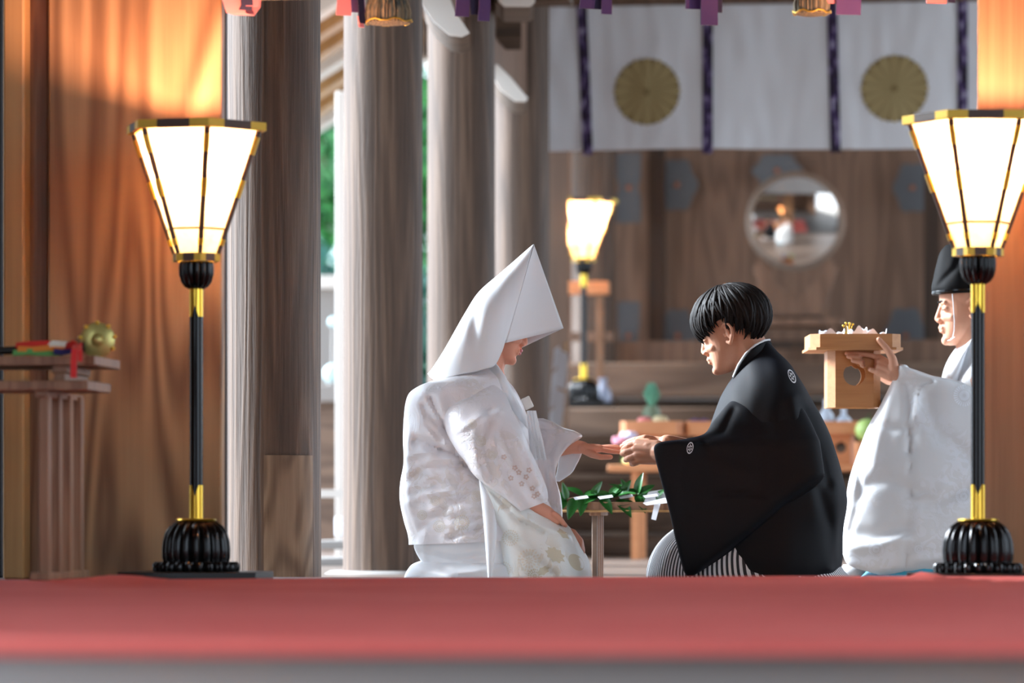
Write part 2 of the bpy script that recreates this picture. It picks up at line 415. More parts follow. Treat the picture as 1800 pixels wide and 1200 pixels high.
# ------------------------------------------------------------ lanterns
def make_lantern(loc, rz, hexrot, lab, power, scale=1.0):
    root = thing('paper_lantern', lab, 'lantern', loc, rz, 'standing hexagonal paper lanterns')
    b = MB(); b.box((0, 0, .0125), (.34, .25, .025)); bevel(b.build('base_plate', M['blackm'], root), .002)
    b = MB(); b.lathe([(.104, .025), (.107, .029), (.107, .043), (.101, .049)], 144, flute=24, fa=.12); b.build('lotus_plinth', M['black'], root)
    b = MB(); b.lathe([(.082, .049), (.0845, .06), (.085, .08), (.083, .10), (.077, .12), (.066, .136), (.052, .146), (.044, .15)], 216, flute=18, fa=.13)
    b.build('fluted_foot', M['black'], root)
    b = MB(); b.lathe([(.048, .149), (.05, .151), (.048, .154), (.02, .155)], 40); b.build('rim_disc', M['gold'], root)
    def sleeve(z0, z1, up):
        b = MB(); rs = []
        n = 48
        for k, z in enumerate((z0, z1)):
            ring = []
            for j in range(n):
                a = j * 2 * PI / n; zz = z
                if (up and k == 1) or (not up and k == 0):
                    tri = abs(((a - R(-90)) % (PI / 1) ) / PI * 2 - 1)      # notch pointing along the pole
                    zz += (-1 if up else 1) * max(0, tri * 3 - 2) * .028
                ring.append(Vector((.0172 * math.cos(a), .0172 * math.sin(a), zz)))
            rs.append(ring)
        b.rings(rs); return b
    b = MB(); b.lathe([(.0162, .155), (.0162, .70)], 32); b.build('pole', M['black'], root)
    sleeve(.155, .236, True).build('lower_sleeve', M['gold'], root)
    sleeve(.648, .72, False).build('upper_sleeve', M['gold'], root)
    b = MB(); b.lathe([(.017, .715), (.03, .722), (.038, .733), (.043, .75), (.0435, .77), (.041, .783)], 168, flute=14, fa=.15); b.build('lotus_cup', M['black'], root)
    # shade: hexagonal, with a kink near the bottom
    def hx(r, z, k): a = hexrot + R(-90) + R(60) * k; return Vector((r * math.cos(a), r * math.sin(a), z))
    L = [(.054, .800), (.076, .861), (.160, 1.098)]
    b = MB()
    for i in range(2):
        for k in range(6):
            (r0, z0), (r1, z1) = L[i], L[i + 1]
            b.add([hx(r0, z0, k), hx(r0, z0, k + 1), hx(r1, z1, k + 1), hx(r1, z1, k)], [(0, 1, 2, 3)])
    b.build('paper_shade', M['paper_lit'], root, smooth=0)
    fr = MB()
    for k in range(6):
        fr.tube([hx(r * 1.0 + .002, z, k) for r, z in L], [.0056, .0064, .0072], 6, 0)
        fr.tube([hx(.0775, .861, k), hx(.0775, .861, k + 1)], .003, 6, 0)
        for q in ((.06, .24), (.5, .68)):
            (r0, z0), (r1, z1) = L[2], L[1]
            p = [hx(r0 + (r1 - r0) * t + .0035, z0 + (z1 - z0) * t, k) for t in q]; fr.tube(p, .0078, 6, 1)
        p = [hx(L[0][0] * (1 - t) + L[1][0] * t + .003, L[0][1] * (1 - t) + L[1][1] * t, k) for t in (.35, .6)]; fr.tube(p, .0068, 6, 1)
    fr.build('frame', [M['brown_f'], M['goldp']], root)
    for nm, rr, z, hh, th in (('top_rim', .182, 1.098, .020, .017), ('bottom_rim', .062, .783, .019, .012)):
        b = MB()
        for k in range(6):
            P, Q = hx(rr, 0, k), hx(rr, 0, k + 1)
            for t0, t1, mi in ((0, .27, 1), (.27, .73, 0), (.73, 1, 1)):
                A, B = P.lerp(Q, t0), P.lerp(Q, t1); inn = 1 - th / rr
                vs = [A * inn, B * inn, B, A]
                vs = [Vector((v.x, v.y, z + dz)) for dz in (0, hh) for v in vs]
                b.add(vs, [(3, 2, 1, 0), (4, 5, 6, 7), (0, 1, 5, 4), (2, 3, 7, 6), (1, 2, 6, 5), (3, 0, 4, 7)], mi)
        b.build(nm, [M['brown_f'], M['goldp']], root, smooth=0)
    b = MB(); b.lathe([(.012, .80), (.014, .93), (.012, .94)], 16); b.ell((0, 0, .965), (.028, .028, .035), 20, 12)
    b.build('bulb', mat('lit_bulb', (255, 226, 176), .5, emis=(255, 214, 160), es=30), root)
    l = bpy.data.lights.new('lantern_light', 'POINT'); l.energy = power; l.color = (1.0, .50, .31); l.shadow_soft_size = .03
    lo = bpy.data.objects.new('lantern_light', l); COL.objects.link(lo); lo.parent = root; lo.location = (0, 0, 1.045)
    return root
make_lantern(at(345, 9.4, 0.0), TH, R(14) - TH, 'lit hexagonal paper lantern on a black pole in front of the left cedar panel', 33)
make_lantern(at(1719, 9.2, 0.0), TH, R(30) - TH, 'lit hexagonal paper lantern on a black pole at the right edge, before the priest', 33)
make_lantern(at(1026, 20.7, .735), TH, R(28), 'small blurred lit paper lantern standing far back beside the steps', 30)

# ------------------------------------------------------------ rear hall: wall, steps, doors
def hbox(name, pxl, pxr, yt, yb, d, th, m, parent=None, dz=None):
    """an upright board: its front face spans these pixels at depth d"""
    s = d / FL; wd = (pxr - pxl) * s / math.cos(TH); zt = CH + (HZ - yt) * s; zb = CH + (HZ - yb) * s
    b = MB(); b.box((wd / 2, th / 2, (zt - zb) / 2), (wd, th, zt - zb)); o = b.build(name, m)
    o.location = at(pxl, d, zb); o.rotation_euler.z = TH
    if parent is not None: o.parent = parent; o.matrix_parent_inverse = parent_inv(parent)
    return o
def parent_inv(p):
    return (Matrix.Translation(p.location) @ p.rotation_euler.to_matrix().to_4x4()).inverted()

struct(hbox('wall_rear', 900, 2350, -250, 650, 23.3, .1, M['back']))
struct(hbox('wall_rear', 1200, 1600, -200, 640, 23.25, .03, M['back']))
for i, (a, c, dd) in enumerate(((1140, 1168, 22.9), (1624, 1652, 22.6))):
    struct(hbox('trim_%d' % (10 + i), a, c, -200, 640, dd, .12, M['post']))
for i, (a, c, dd) in enumerate(((1047, 1070, 22.7), (985, 1008, 22.7))):
    struct(hbox('trim_%d' % (14 + i), a, c, -200, 640, dd, .08, M['back']))
struct(hbox('trim_20', 940, 1800, 600, 640, 22.5, .3, M['back']))
# steps: thick plank treads with dark gaps between
for i, (yt, yb, d, th) in enumerate(((638, 699, 21.7, 1.9), (717, 768, 20.5, 1.2), (786, 832, 19.9, .9), (842, 884, 19.3, .8), (896, 934, 18.8, .7), (944, 978, 18.3, .6))):
    s = d / FL; zt = CH + (HZ - yt) * s; zb = CH + (HZ - yb) * s
    b = MB(); b.box((2.2, th / 2, (zt - zb) / 2), (4.4, th, zt - zb)); o = b.build('step_tread', M['step']); o.location = at(945, d, zb); o.rotation_euler.z = TH; bevel(o, .01)
    tag(o, ['top tread of the wide wooden steps, under the mirror altar', 'second tread from the top, the one the small lantern stands on', 'third tread from the top of the wide wooden steps',
            'fourth tread from the top, level with the joined hands', 'fifth tread from the top, just above the sakaki table', 'lowest tread of the wide wooden steps, next to the rear floor'][i], 'step', 'thick plank treads of the rear steps')
b = MB(); b.box((2.2, .04, .38), (4.4, .05, .86)); o = b.build('wall_rear', M['dark']); o.location = at(945, 21.9, .0); o.rotation_euler.z = TH; struct(o)
# lintel above curtain and beams
struct(hbox('trim_30', 955, 1900, -40, 17, 18.9, .16, M['back']))
struct(hbox('trim_31', 955, 1900, -220, -40, 18.95, .16, M['dark']))
for i, (a, c, yt, yb, d, m_) in enumerate(((742, 1000, -140, 4, 15.9, 'dark'), (600, 960, -110, -20, 13.6, 'dark'), (742, 752, 5, 96, 17.3, 'dark'))):
    struct(hbox('trim_%d' % (32 + i), a, c, yt, yb, d, .18, M[m_]))
# long beam (plate) along the column row
b = MB(); b.box((0, 6, 0), (.22, 13, .3)); o = b.build('trim_40', M['dark']); o.location = at(470, 10.6, 2.9); o.rotation_euler.z = TH; struct(o)
# wall between the farther columns, upper part
for i, (px, d, L) in enumerate(((700, 13.2, 1.9), (835, 15.3, 2.0), (925, 17.5, 2.4))):
    b = MB(); b.box((0, L / 2, .35), (.05, L, .7)); o = b.build('wall_left', M['back']); o.location = at(px - 12, d, 2.0 + i * .03); o.rotation_euler.z = TH; struct(o)
b = MB(); b.box((0, 1.2, 1.6), (.05, 2.3, 3.3)); o = b.build('wall_left', M['back']); o.location = at(905, 17.5, ZR); o.rotation_euler.z = TH; struct(o)

# white-ended bracket noses
for i, (poly, d) in enumerate((([(738, -40), (778, -40), (800, 20), (826, 58), (812, 65), (790, 62), (762, 38), (742, 8)], 13.6),
                               ([(866, 112), (874, 112), (900, 138), (928, 172), (924, 179), (905, 178), (880, 158), (868, 138)], 16.0),
                               ([(872, -60), (935, -60), (940, 4), (932, 11), (885, 11), (876, 2)], 14.9))):
    root = thing('bracket_beam', ['white-faced curved bracket beam, the largest, hanging down at the second column', 'white-faced pointed bracket beam in front of the fourth column', 'white-faced bracket beam cut by the top edge of the view'][i],
                 'bracket', at(poly[0][0], d, 0), 0, 'white-faced bracket ends under the roof beams')
    s = d / FL; x0 = poly[0][0]
    P = [((x - x0) * s, CH + (HZ - y) * s) for x, y in poly]
    b = MB(); b.prism(P, 0, .012); bevel(b.build('white_face', M['white_wood'], root), .002)
    cx = sum(p[0] for p in P) / len(P); cz = sum(p[1] for p in P) / len(P)
    P2 = [(cx + (p[0] - cx) * .97, cz + (p[1] - cz) * .97) for p in P]
    b = MB(); b.prism(P2, .012, .5); b.build('beam_body', M['dark'], root)
    b = MB(); b.box((P[0][0] + .06, .25, 2.35 + .4), (.12, .4, 1.2)); b.build('hanger', M['dark'], root)

# metal plates on the rear doors
def plate(name, lab, kind, px, py, a, c, d=22.85):
    root = thing(name, lab, 'door fitting', W(px, py, d), TH, 'blue-grey metal fittings on the rear doors')
    s = d / FL; b = MB()
    if kind == 'disc':
        prof = [(a * s * (1 + .08 * math.cos(k * 6 * 2 * PI / 48)) * math.cos(k * 2 * PI / 48), c * s * (1 + .08 * math.cos(k * 6 * 2 * PI / 48)) * math.sin(k * 2 * PI / 48)) for k in range(48)]
        b.prism(prof, -.012, .0)
    else:
        A, C = a * s, c * s; k = .25 * A
        b.prism([(-A, -C), (A, -C), (A, -C * .3), (A - k, 0), (A, C * .3), (A, C), (-A, C), (-A, C * .3), (-A + k, 0), (-A, -C * .3)], -.012, 0)
    bevel(b.build('plate', M['metalb'], root), .003)
    b = MB(); b.ell((0, -.014, 0), (.017, .012, .017)); b.build('rosette', M['copper'], root)
for k, a in enumerate((('disc', 1190, 325, 34, 46), ('disc', 1366, 300, 42, 30), ('disc', 1604, 330, 32, 44), ('bar', 1105, 330, 22, 62), ('bar', 1105, 590, 20, 60), ('disc', 1192, 590, 30, 48), ('disc', 1592, 590, 36, 50))):
    plate('door_fitting', ['rounded blue-grey metal plate between the two dark marks left of the mirror, upper', 'blue-grey metal plate partly hidden behind the top of the mirror', 'rounded blue-grey metal plate right of the mirror, upper',
                           'tall blue-grey hinge plate right of the small lantern shade', 'tall blue-grey hinge plate low down, right of the small lantern pole', 'rounded blue-grey metal plate low on the door above the pineapple',
                           'rounded blue-grey metal plate low on the door beside the held tray'][k], *a, d=22.75 if a[1] < 1120 else (23.2 - (a[1] - 945) * 23.2 / FL * .108 - .06))

# ------------------------------------------------------------ mirror on its stand and altar table
md = 21.9; ms = md / FL
root = thing('altar_mirror', 'large round polished mirror on a carved stand in front of the rear doors', 'mirror', at(1398, md, CH + (HZ - 562) * ms), TH)
mz = (562 - 388) * ms; mr = 86 * ms
b = MB(); rs = []; CR = 4.0     # radius of the slightly domed face
MT = Matrix.Translation((0, 0, mz)) @ Matrix.Rotation(R(4.4), 4, 'Z') @ Matrix.Rotation(R(5.2), 4, 'X')
for i in range(25):
    r = mr * (1 - i / 24) + .0005; yy = -.028 - (math.sqrt(CR * CR - r * r) - math.sqrt(CR * CR - mr * mr))
    rs.append([MT @ Vector((r * math.cos(k * 2 * PI / 96), yy, r * math.sin(k * 2 * PI / 96))) for k in range(96)])
b.rings(rs); b.build('mirror_face', M['mirror'], root, smooth=180)
b = MB(); rs = []
for (r, y) in ((mr * .99, -.03), (mr * 1.012, -.033), (mr * 1.015, -.01), (mr * 1.01, .01), (mr * .5, .014)):
    rs.append([MT @ Vector((r * math.cos(k * 2 * PI / 96), y, r * math.sin(k * 2 * PI / 96))) for k in range(96)])
b.rings(rs); b.build('mirror_rim', mat('aged_bronze', (150, 132, 118), .4, .7), root)
b = MB()
cl = []
for k in range(60):
    t = k / 59; x = (t - .5) * 2; h = (.30 - .19 * (1 - abs(x)) ** .7 * 1.0) if abs(x) < 1 else 0
    cl.append((x * 74 * ms, .02 + (.29 * abs(x) ** 1.6 * (1 - max(0, abs(x) - .8) * 2.5) + .12) * (1 + .06 * math.sin(k * 1.3))))
b.prism([(-30 * ms, 0), (-50 * ms, .03)] + cl + [(50 * ms, .03), (30 * ms, 0)], -.02, .04)
bevel(b.build('carved_stand', M['back'], root), .006)
b = MB(); b.box((0, .01, .01), (90 * ms, .2, .025)); b.build('stand_foot', M['post'], root)
# altar table beneath
root = thing('altar_table', 'low wooden altar table carrying the round mirror', 'table', at(1398, md, CH + (HZ - 562) * ms - .0), TH)
b = MB(); b.box((0, .03, -.02), (.54, .4, .04)); bevel(b.build('table_top', M['back'], root), .004)
zt = -(CH + (HZ - 562) * ms) + CH + (HZ - 638) * ms
for sx in (-.22, .22):
    for sy in (-.12, .17):
        b = MB(); b.box((sx, sy, (zt - .04) / 2), (.045, .045, -zt - .04)); b.build('leg', M['back'], root)
b = MB(); b.box((0, -.12, zt * .6), (.42, .02, .05)); b.build('stretcher', M['post'], root)

# ------------------------------------------------------------ curtain
cd = 18.55; cs = cd / FL
root = thing('shrine_curtain', 'long white curtain with two gold chrysanthemum crests and purple straps, hung under the rear lintel', 'curtain', at(962, cd, 0), TH)
CT, CB = CH + (HZ - 12) * cs, CH + (HZ - 266) * cs
def cy(u, z):
    t = (CT - z) / (CT - CB)
    return .012 * math.sin(u * 7) * t + .016 * noise.noise((u * 3, z * 1.2, 0)) + .006 * noise.noise((u * 14, z * 5, 2)) + .02 * t * noise.noise((u * 1.2, 0, 5))
b = MB(); rs = []
for j in range(61):
    z = CT + (CB - CT) * j / 60; rs.append([Vector((u, cy(u, z), z + .006 * math.sin(u * 2.8) * j / 60)) for u in [2.15 * k / 260 for k in range(261)]])
b.rings(rs, closed=False); o = b.build('cloth', M['curtain'], root); so2 = o.modifiers.new('solid', 'SOLIDIFY'); so2.thickness = .003; so2.offset = 1
for k, px in enumerate((1028, 1243, 1462, 1684)):
    u = (px - 962) * cs * 1.004; sl = (5, 0, 3, 0)[k] * cs
    b = MB(); b.ribbon([(u - sl + 2 * sl * q / 20, cy(u, CT + (CB - CT) * q / 20) - .008, CT + (CB - .02 - CT) * q / 20) for q in range(21)], (18 * cs, 0, 0), .003)
    b.build('strap', M['strap'], root)
for px in (1137, 1567):
    u = (px - 962) * cs * 1.004; zc = CH + (HZ - 163) * cs; rr = 59 * cs
    def cp(r, a, lift): x, z = u + r * math.sin(a), zc + r * math.cos(a); return Vector((x, cy(x, z) - lift, z))
    b = MB(); b2 = MB()
    for k in range(32):
        back = k % 2; a0 = k * 2 * PI / 32; hw = 2 * PI / 32 * (.92 if not back else .6); rin = rr * .1
        for si, sgn in enumerate((-1, 1)): pass
        rad = [.1, .3, .5, .7, .86, .95, 1.0]; wdt = [1, 1, 1, 1, .95, .7, .15]
        ring = []
        for r_, w_ in zip(rad, wdt):
            ring.append([cp(rr * r_, a0 + hw * w_ * q, (.008 if not back else .005) - .0015 * abs(q)) for q in (-1, -.5, 0, .5, 1)])
        (b if not back else b2).rings(ring, closed=False)
    cm = MB(); cm.lathe([(rr * .11, 0), (rr * .1, .004), (.001, .005)], 24)
    cm.v = [Vector((u + p.x, cy(u, zc) - .007 - p.z, zc + p.y)) for p in cm.v]
    o1 = b.build('gold_crest', M['crest'], root); b2.build('crest_back_petals', M['crestd'], o1); cm.build('crest_centre', M['crestd'], o1)

# ------------------------------------------------------------ offerings on stands far behind
def make_sanbo(root, wd, h, m, tray_h=.032, body_w=.58, hole=True):
    """square tray with cut corners on a hollow body with a jewel-shaped opening; origin at the foot"""
    def oct_(w, c): return [(-w + c, -w), (w - c, -w), (w, -w + c), (w, w - c), (w - c, w), (-w + c, w), (-w, w - c), (-w, -w + c)]
    hb = h - tray_h - .008; w2 = wd / 2; bw = wd * body_w / 2
    # body walls with opening in the front and back
    b = MB(); th = .007; c = bw * .28; pts = oct_(bw, c); pin = oct_(bw - th, c * .9)
    hz, hr = hb * .58, bw * .42
    for k in range(8):
        A, B = Vector((*pts[k], 0)), Vector((*pts[(k + 1) % 8], 0)); C, D = Vector((*pin[k], 0)), Vector((*pin[(k + 1) % 8], 0))
        if k in (0, 4) and hole:
            n = 48; mid = (A + B) / 2; ax = (B - A).normalized(); L = (B - A).length / 2
            def hole_r(t):        # jewel outline: round below, notched shoulders and a point above
                a = t % (2 * PI); r = 1.0
                if .25 * PI < a < .75 * PI: r = .86 + .22 * max(0, 1 - abs(a - PI / 2) / .32)
                return r
            for S, E, rev in ((A, 1, False), (C, 1, True)):
                off = Vector((0, 0, 0)) if not rev else (C + D) / 2 - mid
                Lo = L if not rev else (D - C).length / 2
                inner = []; outer = []
                for q in range(n):
                    a = q * 2 * PI / n; ca, sa = math.cos(a), math.sin(a); r = hr * hole_r(a)
                    inner.append(mid + off + ax * (ca * r) + Vector((0, 0, hz + sa * r)))
                    tx = Lo / max(abs(ca), 1e-6); tz = ((hb - hz) if sa > 0 else hz) / max(abs(sa), 1e-6); t = min(tx, tz)
                    outer.append(mid + off + ax * (ca * t) + Vector((0, 0, hz + sa * t)))
                for cx_ in (-1, 1):
                    for zz in (0, hb):
                        P = mid + off + ax * (cx_ * Lo) + Vector((0, 0, zz)); qi = min(range(n), key=lambda q: (outer[q] - P).length); outer[qi] = P
                b.rings([inner, outer], cap=False)
                if not rev: keep = inner
                else: b.rings([keep, inner], cap=False)
        else:
            b.add([A, B, D, C, A + Vector((0, 0, hb)), B + Vector((0, 0, hb)), D + Vector((0, 0, hb)), C + Vector((0, 0, hb))],
                  [(0, 1, 5, 4), (2, 3, 7, 6), (4, 5, 6, 7), (3, 2, 1, 0)])
    b.build('body', m, root, smooth=20)
    b = MB(); q = oct_(w2 * 1.03, w2 * .16)
    b.add([(x, y, hb) for x, y in q] + [(x, y, hb + .008) for x, y in q], [tuple(range(7, -1, -1)), tuple(range(8, 16))] + [(k, (k + 1) % 8, (k + 1) % 8 + 8, k + 8) for k in range(8)])
    b.build('tray_board', m, root, smooth=20)
    b = MB(); q = oct_(w2 * .985, w2 * .2); qi = oct_(w2 * .985 - .006, w2 * .19); z0, z1 = hb + .008, h
    rs = [[Vector((x, y, z)) for x, y in qq] for qq, z in ((qi, z0), (q, z0), (q, z1), (qi, z1), (qi, z0))]
    b.rings(rs, cap=False); b.build('tray_rim', m, root, smooth=20)
    return root

od = 17.3; osx = od / FL
def opx(px, py, d=od): return W(px, py, d)
tz = CH + (HZ - 818) * osx
root = thing('offering_bench', 'long low pale wooden bench behind the couple, carrying the offering stands', 'table', at(1068, 17.0, ZR), TH)
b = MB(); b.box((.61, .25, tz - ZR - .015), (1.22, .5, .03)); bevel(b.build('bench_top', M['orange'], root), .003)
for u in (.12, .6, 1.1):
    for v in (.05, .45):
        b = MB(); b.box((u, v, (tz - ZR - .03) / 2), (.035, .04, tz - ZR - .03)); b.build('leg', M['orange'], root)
sb = []
for k, (px, wd, lab) in enumerate(((1148, .285, 'cypress offering stand with the pineapple and two fruits, between the couple'), (1247, .21, 'cypress offering stand just behind the groom, with purple produce'), (1478, .21, 'cypress offering stand seen between the groom and the priest, with white flasks'))):
    d0 = 17.25 - (px - 1068) * osx * .108
    h = CH + (HZ - 741) * d0 / FL - tz
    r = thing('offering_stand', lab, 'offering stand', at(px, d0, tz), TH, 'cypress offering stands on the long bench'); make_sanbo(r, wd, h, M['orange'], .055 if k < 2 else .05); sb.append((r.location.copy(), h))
def trayz(k): return sb[k][0].z + sb[k][1] - .045
def P3(px, k, dy=0, z=None): d0 = sb[k][0].y + dy; return Vector(((px - 900) * d0 / FL, d0, trayz(k) if z is None else z))
# pineapple
root = thing('pineapple', 'green-topped pineapple standing at the back of an offering stand', 'fruit', P3(1145, 0, .05), 0)
b = MB(); b.lathe([(.02, 0), (.036, .012), (.045, .05), (.042, .09), (.028, .118)], 48)
for v in b.v:
    a = math.atan2(v.y, v.x); q = 1 + .05 * math.sin(a * 8 + v.z * 90) * math.sin(a * 8 - v.z * 90); v.x *= q; v.y *= q
b.build('fruit_body', mat('pineapple_rind', (124, 138, 112), .6), root)
b = MB()
for k in range(46):
    a = k * 2.4; t = k / 46; L = .055 + .02 * (1 - t); o0 = Vector((0, 0, .11 + t * .065)); sp = .42 * (1 - t) + .08
    dr = Vector((math.cos(a) * sp, math.sin(a) * sp, 1)).normalized()
    b.tube([o0 + dr * L * q + Vector((math.cos(a), math.sin(a), -.3)) * .010 * q * q for q in (0, .4, .75, 1)], [.008, .010, .006, .0008], 6)
b.build('leaf_crown', mat('pineapple_leaf', (104, 166, 136), .5), root)
def fruit(name, lab, p, r, c, flat=.92, cat='fruit'):
    root = thing(name, lab, cat, p)
    b = MB(); b.lathe([(r * math.sin(t) * 1.0 + .0004, r * flat * (1 - math.cos(t)) - .15 * r * math.exp(-((t - PI) / .35) ** 2)) for t in [PI * k / 20 for k in range(21)]], 32); b.build('flesh', mat(name + '_skin', c, .4), root)
    b = MB(); b.tube([(0, 0, r * flat * 1.8), (.003, 0, r * flat * 2.05)], [.0018, .0012], 6); b.build('stalk', M['branch'], root)
fruit('peach', 'pink round fruit left in front of the pineapple', P3(1133, 0, -.06), .038, (232, 134, 132))
fruit('pear', 'pale yellow round fruit right in front of the pineapple', P3(1160, 0, -.05), .041, (232, 212, 166))
for px, lab in ((1222, 'left purple aubergine peeping out beside the groom'), (1238, 'right purple aubergine, closer to the groom')):
    root = thing('aubergine', lab, 'vegetable', P3(px, 1, -.02), R(30), 'purple aubergines on the middle offering stand')
    b = MB(); b.tube([(-.05, 0, .03), (-.03, 0, .032), (0, 0, .035), (.03, 0, .03), (.05, 0, .026)], [.006, .02, .026, .018, .006], 20); b.build('flesh', mat('aubergine_skin', (112, 86, 132), .3), root)
    b = MB(); b.tube([(.045, 0, .028), (.062, 0, .03)], [.009, .003], 8); b.build('calyx', M['leafd'], root)
def flask(lab, p, h, r):
    root = thing('sake_flask', lab, 'flask', p, 0, 'white flasks on the right offering stand')
    b = MB(); b.lathe([(r * .7, 0), (r * .75, .004), (r, h * .35), (r * .9, h * .55), (r * .35, h * .74), (r * .3, h * .88), (r * .42, h * .96)], 32); b.build('bottle_body', mat('white_porcelain', (214, 224, 238), .25), root)
    b = MB(); b.ell((0, 0, h * .99), (r * .3, r * .3, r * .3)); b.build('stopper', M['paper'], root)
flask('tall white sake flask left of the held tray', P3(1452, 2, 0), .14, .036)
flask('short white sake flask just under the held tray', P3(1483, 2, -.03), .10, .036)
root = thing('melon', 'pale green melon low behind the held tray, near the priest', 'fruit', at(1524, 16.9, tz), 0)
b = MB(); b.box((0, 0, .05), (.1, .1, .1)); bevel(b.build('support', M['orange'], root), .003)
b = MB(); b.ell((0, 0, .15), (.052, .052, .05), 32, 20); b.build('rind', mat('melon_rind', (168, 196, 112), .5), root)
b = MB(); b.tube([(0, 0, .198), (.004, 0, .215), (.02, 0, .216)], .0025, 6); b.build('stalk', M['leafd'], root)
# rice cakes and sweets on the bench
root = thing('rice_cake', 'round yellowish rice cake pile on the bench under the joined hands', 'food', at(1112, 16.95, tz))
b = MB(); b.ell((0, .1, .018), (.042, .042, .02), 28, 12); b.build('lower_cake', mat('yellow_rice_cake', (238, 222, 150), .5), root)
b = MB(); b.ell((0, .1, .045), (.032, .032, .016), 28, 12); b.build('upper_cake', mat('yellow_rice_cake', (244, 232, 180), .5), root)
for k, (px, py, c, lab) in enumerate(((1092, 776, (236, 160, 180), 'pink blossom of paper left above the joined hands'), (1106, 768, (226, 220, 244), 'pale lilac paper blossom above the joined hands'), (1121, 779, (240, 176, 186), 'rose paper blossom right above the joined hands'))):
    p = W(px, py, 17.05); root = thing('paper_flower', lab, 'flower', (p.x, p.y, tz), 0, 'paper blossoms on the bench')
    h = p.z - tz; b = MB(); b.tube([(0, 0, 0), (.003, 0, h * .5), (0, 0, h)], .002, 6); b.build('stem', M['leafd'], root)
    b = MB()
    for q in range(9):
        a = q * 2 * PI / 9; b.ell((.024 * math.cos(a), .018 * math.sin(a), h + .012 * (q % 2)), (.018, .012, .012), 10, 6)
    b.ell((0, 0, h + .012), (.018, .018, .014), 10, 6)
    b.build('petals', mat('petal_paper', c, .7), root)

# rack, wand with paper streamers, vase beside the small lantern
rd = 20.4; rs_ = rd / FL
rz0 = .735
root = thing('wooden_rack', 'wooden rack by the small lantern, its top rail coloured orange as if lit', 'rack', at(965, rd + .58, rz0), TH)
zt2 = CH + (HZ - 484) * rs_ - rz0
b = MB(); b.box((.16, 0, zt2 - .035), (.34, .1, .07)); bevel(b.build('top_rail', M['orange'], root), .004)  # the lantern's orange light on this rail is put into its wood colour
b = MB(); b.box((.22, 0, zt2 - .30), (.26, .03, .05)); bevel(b.build('lower_rail', M['back'], root), .004)
for u in (.06, .28):
    b = MB(); b.box((u, 0, zt2 / 2 - .035), (.04, .05, zt2 - .07)); bevel(b.build('upright', M['table'], root), .003)
root = thing('streamer_wand', 'wand with white zigzag paper streamers, left of the small lantern foot', 'ritual wand', at(984, 18.7, .18), TH)
b = MB(); b.tube([(.0, 0, 0), (.015, 0, .5), (.03, 0, .82)], .007, 8); b.build('stick', M['pale'], root)
for sx in (0, 1):
    b = MB(); x, z = .0, .8 - sx * .02
    for k in range(5):
        sg = 1 if (k + sx) % 2 else -1
        b.add([(x + sg * .0, -.012 - sx * .01, z), (x + sg * .035 + .01, -.016 - sx * .01, z - .02), (x + sg * .035, -.014 - sx * .01, z - .12), (x + sg * .0 - .01, -.012 - sx * .01, z - .10)], [(0, 1, 2, 3)]); x -= .008; z -= .095
    o = b.build('paper_streamer', M['paper'], root, smooth=0); q = o.modifiers.new('solid', 'SOLIDIFY'); q.thickness = .0012
flask_p = at(1060, 20.9, .735)
root = thing('altar_vase', 'small pale blue-white vase on the tread right of the small lantern foot', 'vase', flask_p)
b = MB(); b.lathe([(.025, 0), (.04, .015), (.048, .06), (.038, .10), (.017, .13), (.018, .15), (.026, .165)], 32); b.build('vase_body', mat('pale_porcelain', (170, 178, 200), .3), root)

# ------------------------------------------------------------ outside on the left
def tree(px, d, z0, zc, rad, h, m, lab, n=2600, sd=1):
    root = thing('garden_tree', lab, 'tree', at(px, d, z0), 0, 'trees outside the hall')
    rnd = random.Random(sd)
    b = MB(); b.tube([(0, 0, 0), (.05, 0, zc * .5), (0, .05, zc + h * .4)], [.12, .09, .04], 10); b.build('trunk', M['branch'], root)
    b = MB()
    blobs = [(rnd.uniform(-rad, rad) * .6, rnd.uniform(-rad, rad) * .6, zc + rnd.uniform(-h, h) * .7, rnd.uniform(.35, .6) * rad) for _ in range(12)]
    for k in range(n):
        cx, cy_, cz, rr = blobs[k % 12]; v = Vector((rnd.gauss(0, 1), rnd.gauss(0, 1), rnd.gauss(0, 1))).normalized() * rr * rnd.uniform(.75, 1.05)
        p = Vector((cx, cy_, cz)) + v; a = Vector((rnd.gauss(0, 1), rnd.gauss(0, 1), rnd.gauss(0, 1))).normalized(); c = a.cross(v).normalized(); L = rnd.uniform(.06, .11)
        b.add([p - a * L, p + c * L * .4, p + a * L, p - c * L * .4], [(0, 1, 2, 3)])
    b.build('foliage', m, root, smooth=0)
tree(575, 30, -.7, 3.2, 1.5, 1.9, M['fol'], 'tall dark green tree outside, seen between the first two columns', 9000, 3)
tree(555, 26, -.7, 1.7, 1.0, .9, M['fol2'], 'lower bluish-green tree in front of the tall one', 5000, 5)
tree(655, 39, -.7, 3.4, 2.0, 2.2, M['fol'], 'broad green tree farther back, mostly behind the second column', 7000, 8)
def gbox(name, lab, cat, px0, px1, y0, y1, d, th, m):
    o = hbox(name, px0, px1, y0, y1, d, th, m); tag(o, lab, cat); bevel(o, .006); return o
gbox('white_post', 'slim wooden post outside, coloured white as if lit, hugging the left edge of the second column', 'post', 590, 612, 160, 1150, 18.2, .05, M['white_wood'])  # daylight on the post is put into its white colour
o = gbox('garden_wall', 'grey capped garden wall between the first two columns', 'wall', 520, 640, 505, 700, 22.5, .2, M['stone'])
c = hbox('coping', 515, 645, 484, 506, 22.4, .4, M['white_wood'])
c.parent = o; c.matrix_parent_inverse = parent_inv(o)
gbox('wooden_fence', 'reddish brown board fence below the garden wall ledge', 'fence', 520, 640, 705, 1170, 21.2, .06, M['step'])
